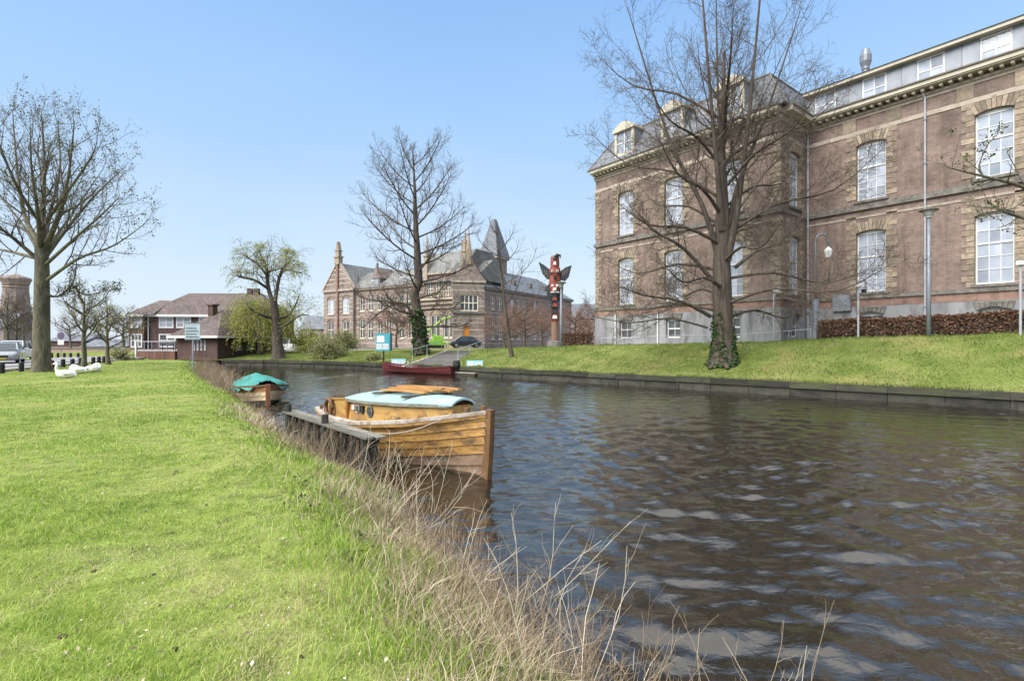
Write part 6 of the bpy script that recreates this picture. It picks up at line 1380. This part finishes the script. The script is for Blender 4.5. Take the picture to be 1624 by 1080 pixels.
# shrubs on the far bank
def shrub(label, px, D, gz, w, h, seed, n, mat='shrub', size=.14):
    r = np.random.default_rng(seed); b = np.array([at(px, 0, D).x, D, gz]); k = 60
    az = r.uniform(0, 2*np.pi, k); el = r.uniform(.15, 1.4, k); dv = np.stack([np.cos(az)*np.cos(el), np.sin(az)*np.cos(el), np.sin(el)], -1)
    L_ = np.sqrt((w*np.cos(el))**2 + (h*np.sin(el))**2) * r.uniform(.75, 1.05, k)
    lp, lr = grow(r, np.repeat(b[None], k, 0), dv, L_, np.full(k, .03), 6, .12, .02, .3); g = twigs(r, lp, lr, [(9, .3, (45, 14), .35, .5, 4, .2, .03, .3, 3, .007)])
    o = thing('shrub', label, 'shrub', tuple(b), 0, 'pale green shrubs on the far bank')
    v, q = tubes([(lp, lr, 4)] + g); inst('stems', np_mesh('stems', v - b, q, m=K['twig']), o)
    inst('leaves', leaf_mesh('leaves', r, pick(r, g[0], n) + r.normal(0, .12, (n, 3)) - b, size, K[mat]), o)
shrub('large pale green shrub hanging over the far quay edge', 520, 45.3, .5, 1.8, 2.5, 130, 5200)
shrub('yellow-green shrub behind, between old willow and museum', 487, 52, 1.0, 1.9, 2.6, 131, 4200, 'willow')
shrub('low pale shrub in front of the museum gable corner', 548, 56, 1.2, 2.2, 2.2, 132, 3200)
shrub('low green shrub against the far quay beside the information board', 594, 41.5, .45, .8, .7, 133, 900)
shrub('small shrub at the far left end of the lawn by the parapet', 190, 44, .5, 1.2, 1.0, 134, 1200)

# clipped beech hedges
def hedge(label, px0, px1, d, h, wdt, seed, n):
    r = np.random.default_rng(seed); a, t0 = far_point(px0, d); c, t1 = far_point(px1, d)
    t = np.linspace(t0, t1, 60); q = quay_at(t) + quay_n(t) * d; z = far_z(q[:, 0], q[:, 1], quay_at(t)[:, 0], np.full(60, d))
    o = thing('beech_hedge', label, 'hedge', tuple(a)); b = np.array(a)
    u = r.uniform(0, 59, n); i = np.minimum(u.astype(int), 58); f = (u - i)
    cx = q[i] * (1-f)[:, None] + q[i+1] * f[:, None]; cz = z[i] * (1-f) + z[i+1] * f; nn = quay_n(t)[i]
    hh = h * (1 - .92 * r.uniform(0, 1, n) ** 1.9); o2 = r.uniform(-1, 1, n); o2 = np.sign(o2) * np.abs(o2) ** .5 * wdt / 2
    P = np.stack([cx[:, 0] + nn[:, 0]*o2, cx[:, 1] + nn[:, 1]*o2, cz + hh + r.normal(0, .025, n)], -1)
    inst('leaves', leaf_mesh('leaves', r, P - b, .105, K['beech'], asp=.75), o)
    m = int(n / 14); u = r.uniform(0, 59, m); i = np.minimum(u.astype(int), 58); f = u - i; cx = q[i]*(1-f)[:, None] + q[i+1]*f[:, None]; cz = z[i]*(1-f) + z[i+1]*f
    P = np.stack([cx[:, 0] + r.normal(0, wdt/6, m), cx[:, 1] + r.normal(0, wdt/6, m), cz - .05], -1)
    pts, rad = grow(r, P, r.normal(0, .22, (m, 3)) + [0, 0, 1], r.uniform(.7, 1.0, m) * h, np.full(m, .012), 4, .12, .1, .4); v, qq = tubes([(pts, rad, 4)])
    inst('stems', np_mesh('stems', v - b, qq, m=K['twig']), o)
hedge('long clipped hedge of dry red-brown beech leaves below the brick wing', 1300, 1760, 6.9, .86, .5, 140, 16000)
hedge('short dry red-brown hedge between the carved pole and the pavilion', 893, 938, 9.5, 1.0, .7, 141, 3600)

# ------------------------------------------------------------------ grass, dry stalks and ground detail
r = np.random.default_rng(200)
N0 = 420000
lx = r.uniform(-1.15, .75, N0); D = np.exp(r.uniform(math.log(1.25), math.log(46), N0)); X = lx * D + r.normal(0, .02, N0); Y = D
dn = d_near(X, Y); ok = (dn > .5) & (X > rl(Y) + .3)
bald = vnoise(X * 5.5, Y * 5.5, 4, 3) + .18 * (vnoise(X * .6, Y * .6, 5, 2) - .5); keepn = ok & (r.uniform(0, 1, N0) < np.clip((bald - .24) * 9, .12, 1))
X, Y, dn = X[keepn], Y[keepn], dn[keepn]
def pat(x, y): return np.clip(.5 + 1.5 * (vnoise(x * 2.1, y * 2.1, 1, 4) - .5), 0, 1)
pt_ = pat(X, Y); edge = np.clip(1 - (dn - .4) / .9, 0, 1)
Hh = (.022 + .04 * pt_ ** 2.5) * r.uniform(.6, 1.4, len(X)) * (1 + 1.0 * edge) * (1 + Y * .012); Ww = .0042 * np.maximum(1, Y / 3.2) ** .85 * r.uniform(.7, 1.3, len(X))
col = np.clip(.40 - .42 * (pt_ - .5) + r.normal(0, .2, len(X)) + 1.15 * (vnoise(X * .55, Y * .55, 2, 3) - .5) + .65 * (vnoise(X * 4.5, Y * 4.5, 3, 2) - .5), 0, .99)
col = np.where(r.uniform(0, 1, len(X)) < .05, r.uniform(.85, 1, len(X)), col)
o = inst('lawn_grass', blades('lawn_grass', r, X, Y, gz_near(X, Y) - .006, Hh, Ww, K['grass'], .85, col=col), None); tag(o, 'short green grass blades of the lawn', 'grass', kind='stuff')
# far bank grass
N1 = 90000
t = r.uniform(cum[2] - 8, cum[9], N1); d = r.uniform(.1, 7.0, N1); q = quay_at(t) + quay_n(t) * d[:, None]; xq = quay_at(t)[:, 0]
s = (q[:, 0]-ST0[0])*STD[0] + (q[:, 1]-ST0[1])*STD[1]; l = (q[:, 0]-ST0[0])*STN[0] + (q[:, 1]-ST0[1])*STN[1]; k_ = ~((np.abs(l) < 1.95) & (s > -2) & (s < STL + 1))
q, xq, d = q[k_], xq[k_], d[k_]; z = far_z(q[:, 0], q[:, 1], xq, d); pp = pat(q[:, 0] * .7, q[:, 1] * .7)
col = np.clip(.36 - .3 * (pp - .5) + r.normal(0, .22, len(z)) + .25 * (pat(q[:, 1] * .35, q[:, 0] * .4) - .35) + .45 * (d < .9) * r.uniform(0, 1, len(z)), 0, 1)
o = inst('bank_grass', blades('bank_grass', r, q[:, 0], q[:, 1], z - .01, (.06 + .07 * pp ** 2) * r.uniform(.6, 1.4, len(z)), .022 * r.uniform(.6, 1.3, len(z)), K['grass_bank'], .6, col=col), None); tag(o, 'rough grass on the far bank slope', 'grass', kind='stuff')
# longer tufts along the near water edge
N2 = 42000
Y = np.exp(r.uniform(math.log(1.2), math.log(42), N2)); dn = np.abs(r.normal(.62, .36, N2)); X = xw(Y) - dn / .83
cl = pat(X * 2.3 + 3, Y * 2.3); k_ = r.uniform(0, 1, N2) < np.clip(cl * 1.5 - .15, .1, 1); X, Y, dn = X[k_], Y[k_], dn[k_]
Hh = r.uniform(.05, .17, len(X)) * np.where((Y > 8.6) & (Y < 18), .55, 1); Ww = .005 * np.maximum(1, Y / 3.2) ** .8 * r.uniform(.7, 1.4, len(X)); col = np.clip(r.normal(.3, .22, len(X)) + .5 * (r.uniform(0, 1, len(X)) < .22), 0, 1)
o = inst('bank_tufts', blades('bank_tufts', r, X, Y, gz_near(X, Y) - .01, Hh, Ww, K['grass'], .5, (.12, .08), col), None); tag(o, 'longer rough grass tufts along the near water edge', 'grass', kind='stuff')
# matted dry grass
N3 = 34000
Y = np.exp(r.uniform(math.log(1.3), math.log(14), N3)); dn = r.normal(.42, .30, N3); X = xw(Y) - dn / .83; cl = pat(X * 1.6, Y * 1.6 + 4); k_ = r.uniform(0, 1, N3) < np.clip(cl * 1.9 - .35, .03, 1) * np.where(Y > 6, .45, 1); X, Y, dn = X[k_], Y[k_], dn[k_]
o = inst('dry_grass', blades('dry_grass', r, X, Y, np.maximum(gz_near(X, Y), -.02) - .01, r.uniform(.06, .24, len(X)), .0048 * np.maximum(1, Y / 4) ** .8 * r.uniform(.6, 1.3, len(X)), K['dry'], .9, (.10, .04), np.clip(r.normal(.62, .22, len(X)), 0, 1)), None); tag(o, 'matted straw-coloured dry grass on the near bank', 'grass', kind='stuff')
# standing dry stalks
def stalks(name, lab, Y, dn, Hh, Rr, colm, bias=(.15, .1), br=3, seed=1):
    r = np.random.default_rng(seed); n = len(Y); X = xw(Y) - dn / .83; P = np.stack([X, Y, np.maximum(gz_near(X, Y), -.05) - .02], -1)
    Dv = r.normal(0, .42, (n, 3)) + A(bias[0], bias[1], 0); Dv[:, 2] = 1
    pts, rad = grow(r, P, Dv, Hh, Rr, 5, .10, 0, .35); gr = [(pts, rad, 4)]; cols = [np.repeat(np.clip(r.normal(colm, .2, n), 0, 1), 6 * 4)]
    if br:
        Q, Dv, Ln, Rd = spawn(r, pts, rad, br, .35, .98, (34, 12), .32, .7, .3, rmin=.0012); p2, q2 = grow(r, Q, Dv, Ln, Rd, 3, .14, .05, .5); gr.append((p2, q2, 3)); cols.append(np.repeat(np.clip(r.normal(colm, .2, len(Q)), 0, 1), 4 * 3))
    v, q = tubes(gr); o = inst(name, np_mesh(name, v, q, m=K['dry'], attr=np.concatenate(cols)), None); tag(o, lab, 'dry stalks', kind='stuff')
n = 800; stalks('dry_stalks', 'thin red-brown dry stalks standing in the near bank', r.uniform(1.5, 5.6, n), r.normal(.16, .27, n) , r.uniform(.18, .55, n), np.full(n, .0028), .30, (.05, .03), 2, seed=301)
n = 230; stalks('dry_stalks', 'tangled brown stalks in front of the jetty', r.normal(7.9, .75, n), r.normal(.32, .24, n), r.uniform(.25, .72, n), np.full(n, .0045), .28, (.06, .03), 2, seed=302)
n = 90; stalks('dry_stalks', 'dry reeds between jetty and covered boat', r.uniform(12.5, 17, n), r.normal(.0, .15, n), r.uniform(.2, .4, n), np.full(n, .005), .5, (.05, .02), seed=303)
n = 1000; stalks('dry_stalks', 'pinkish dry reeds along the far part of the near bank', r.triangular(17, 25, 37, n), r.normal(.1, .3, n), r.uniform(.5, 1.1, n), np.full(n, .009), .36, (.02, 0), seed=304)
n = 46; stalks('tall_stalks', 'few tall pale bleached stalks leaning over the water', r.uniform(2.4, 7.8, n), r.normal(.1, .25, n), r.uniform(.55, 1.0, n), np.full(n, .0042), .95, (.30, .05), 4, seed=305)
n = 16; stalks('tall_stalks', 'single long brown stalks leaning far out over the water at the bottom edge', r.uniform(2.3, 3.3, n), r.uniform(-.75, -.05, n), r.uniform(.45, .85, n), np.full(n, .003), .55, (.25, -.1), 2, seed=306)
n = 7000; t = r.uniform(cum[2] - 8, cum[8], n); d = r.uniform(.02, .34, n); q = quay_at(t) + quay_n(t) * d[:, None]; k_ = vnoise(t * .9, d * 0 + 3, 12, 3) > .42; q, d, t = q[k_], d[k_], t[k_]
o = inst('edge_tufts', blades('edge_tufts', r, q[:, 0], q[:, 1], np.full(len(q), .50), r.uniform(.06, .20, len(q)), .02 * r.uniform(.6, 1.3, len(q)), K['grass_bank'], .6, (-.5, -.55), np.clip(r.normal(.55, .3, len(q)), 0, 1)), None); tag(o, 'straggling tufts hanging over the far quay edge', 'grass', kind='stuff')
# broad-leaved weeds and bramble scraps on the near bank
n = 26; yc = np.exp(r.uniform(math.log(2.2), math.log(13), n)); dc = r.uniform(.25, 1.25, n); m_ = 34
Yc = np.repeat(yc, m_) + r.normal(0, .09, n * m_); Dc = np.repeat(dc, m_) + r.normal(0, .09, n * m_); Xc = xw(Yc) - Dc / .83
tag(inst('bank_weeds', leaf_mesh('bank_weeds', r, np.stack([Xc, Yc, gz_near(Xc, Yc) + np.abs(r.normal(.03, .05, n * m_))], -1), .038, K['weed'], asp=.7, up=.5), None), 'low broad-leaved weeds among the dry stalks of the near bank', 'weeds', kind='stuff')
# soil casts on the lawn and a few fallen leaves
n = 45; Y = np.exp(r.uniform(math.log(2.0), math.log(12), n)); X = r.uniform(-1, .1, n) * Y; k_ = d_near(X, Y) > .9; X, Y = X[k_], Y[k_]; mb = MB()
for x, y in zip(X, Y):
    z = float(gz_near(x, y)); s = r.uniform(.008, .024); ring = lambda q, h: [(x + q * s * math.cos(a) * r.uniform(.7, 1.3), y + q * s * math.sin(a) * r.uniform(.7, 1.3), z + h * s) for a in np.linspace(0, 2*math.pi, 7)[:-1]]
    mb.loft([ring(1.2, -.2), ring(1.0, .5), ring(.4, .9)])
tag(mb.build('soil_casts', K['soil']), 'small dark worm casts scattered on the lawn', 'soil', kind='stuff')
n = 800; Y = np.exp(r.uniform(math.log(1.6), math.log(9), n)); X = r.uniform(-1, .3, n) * Y; k_ = d_near(X, Y) > .4; X, Y = X[k_], Y[k_]
tag(inst('fallen_leaves', leaf_mesh('fallen_leaves', r, np.stack([X, Y, gz_near(X, Y) + .03], -1), .024, K['dry'], asp=.6), None), 'tiny dry leaves and petals scattered on the lawn', 'leaves', kind='stuff')

n = 90; Y = np.exp(r.uniform(math.log(2.0), math.log(16), n)); X = r.uniform(-1, .1, n) * Y; k_ = (d_near(X, Y) > .8) & (vnoise(X * .8, Y * .8, 8, 2) > .5); X, Y = X[k_], Y[k_]; mb = MB()
for x, y in zip(X, Y):
    z = float(gz_near(x, y)) + .045; mb.face([(x + .006 * math.cos(a), y + .006 * math.sin(a), z + .003 * math.sin(a * 2)) for a in np.linspace(0, 2*math.pi, 8)[:-1]])
tag(mb.build('daisies', K['swan']), 'tiny white daisies in the lawn', 'flowers', kind='stuff')
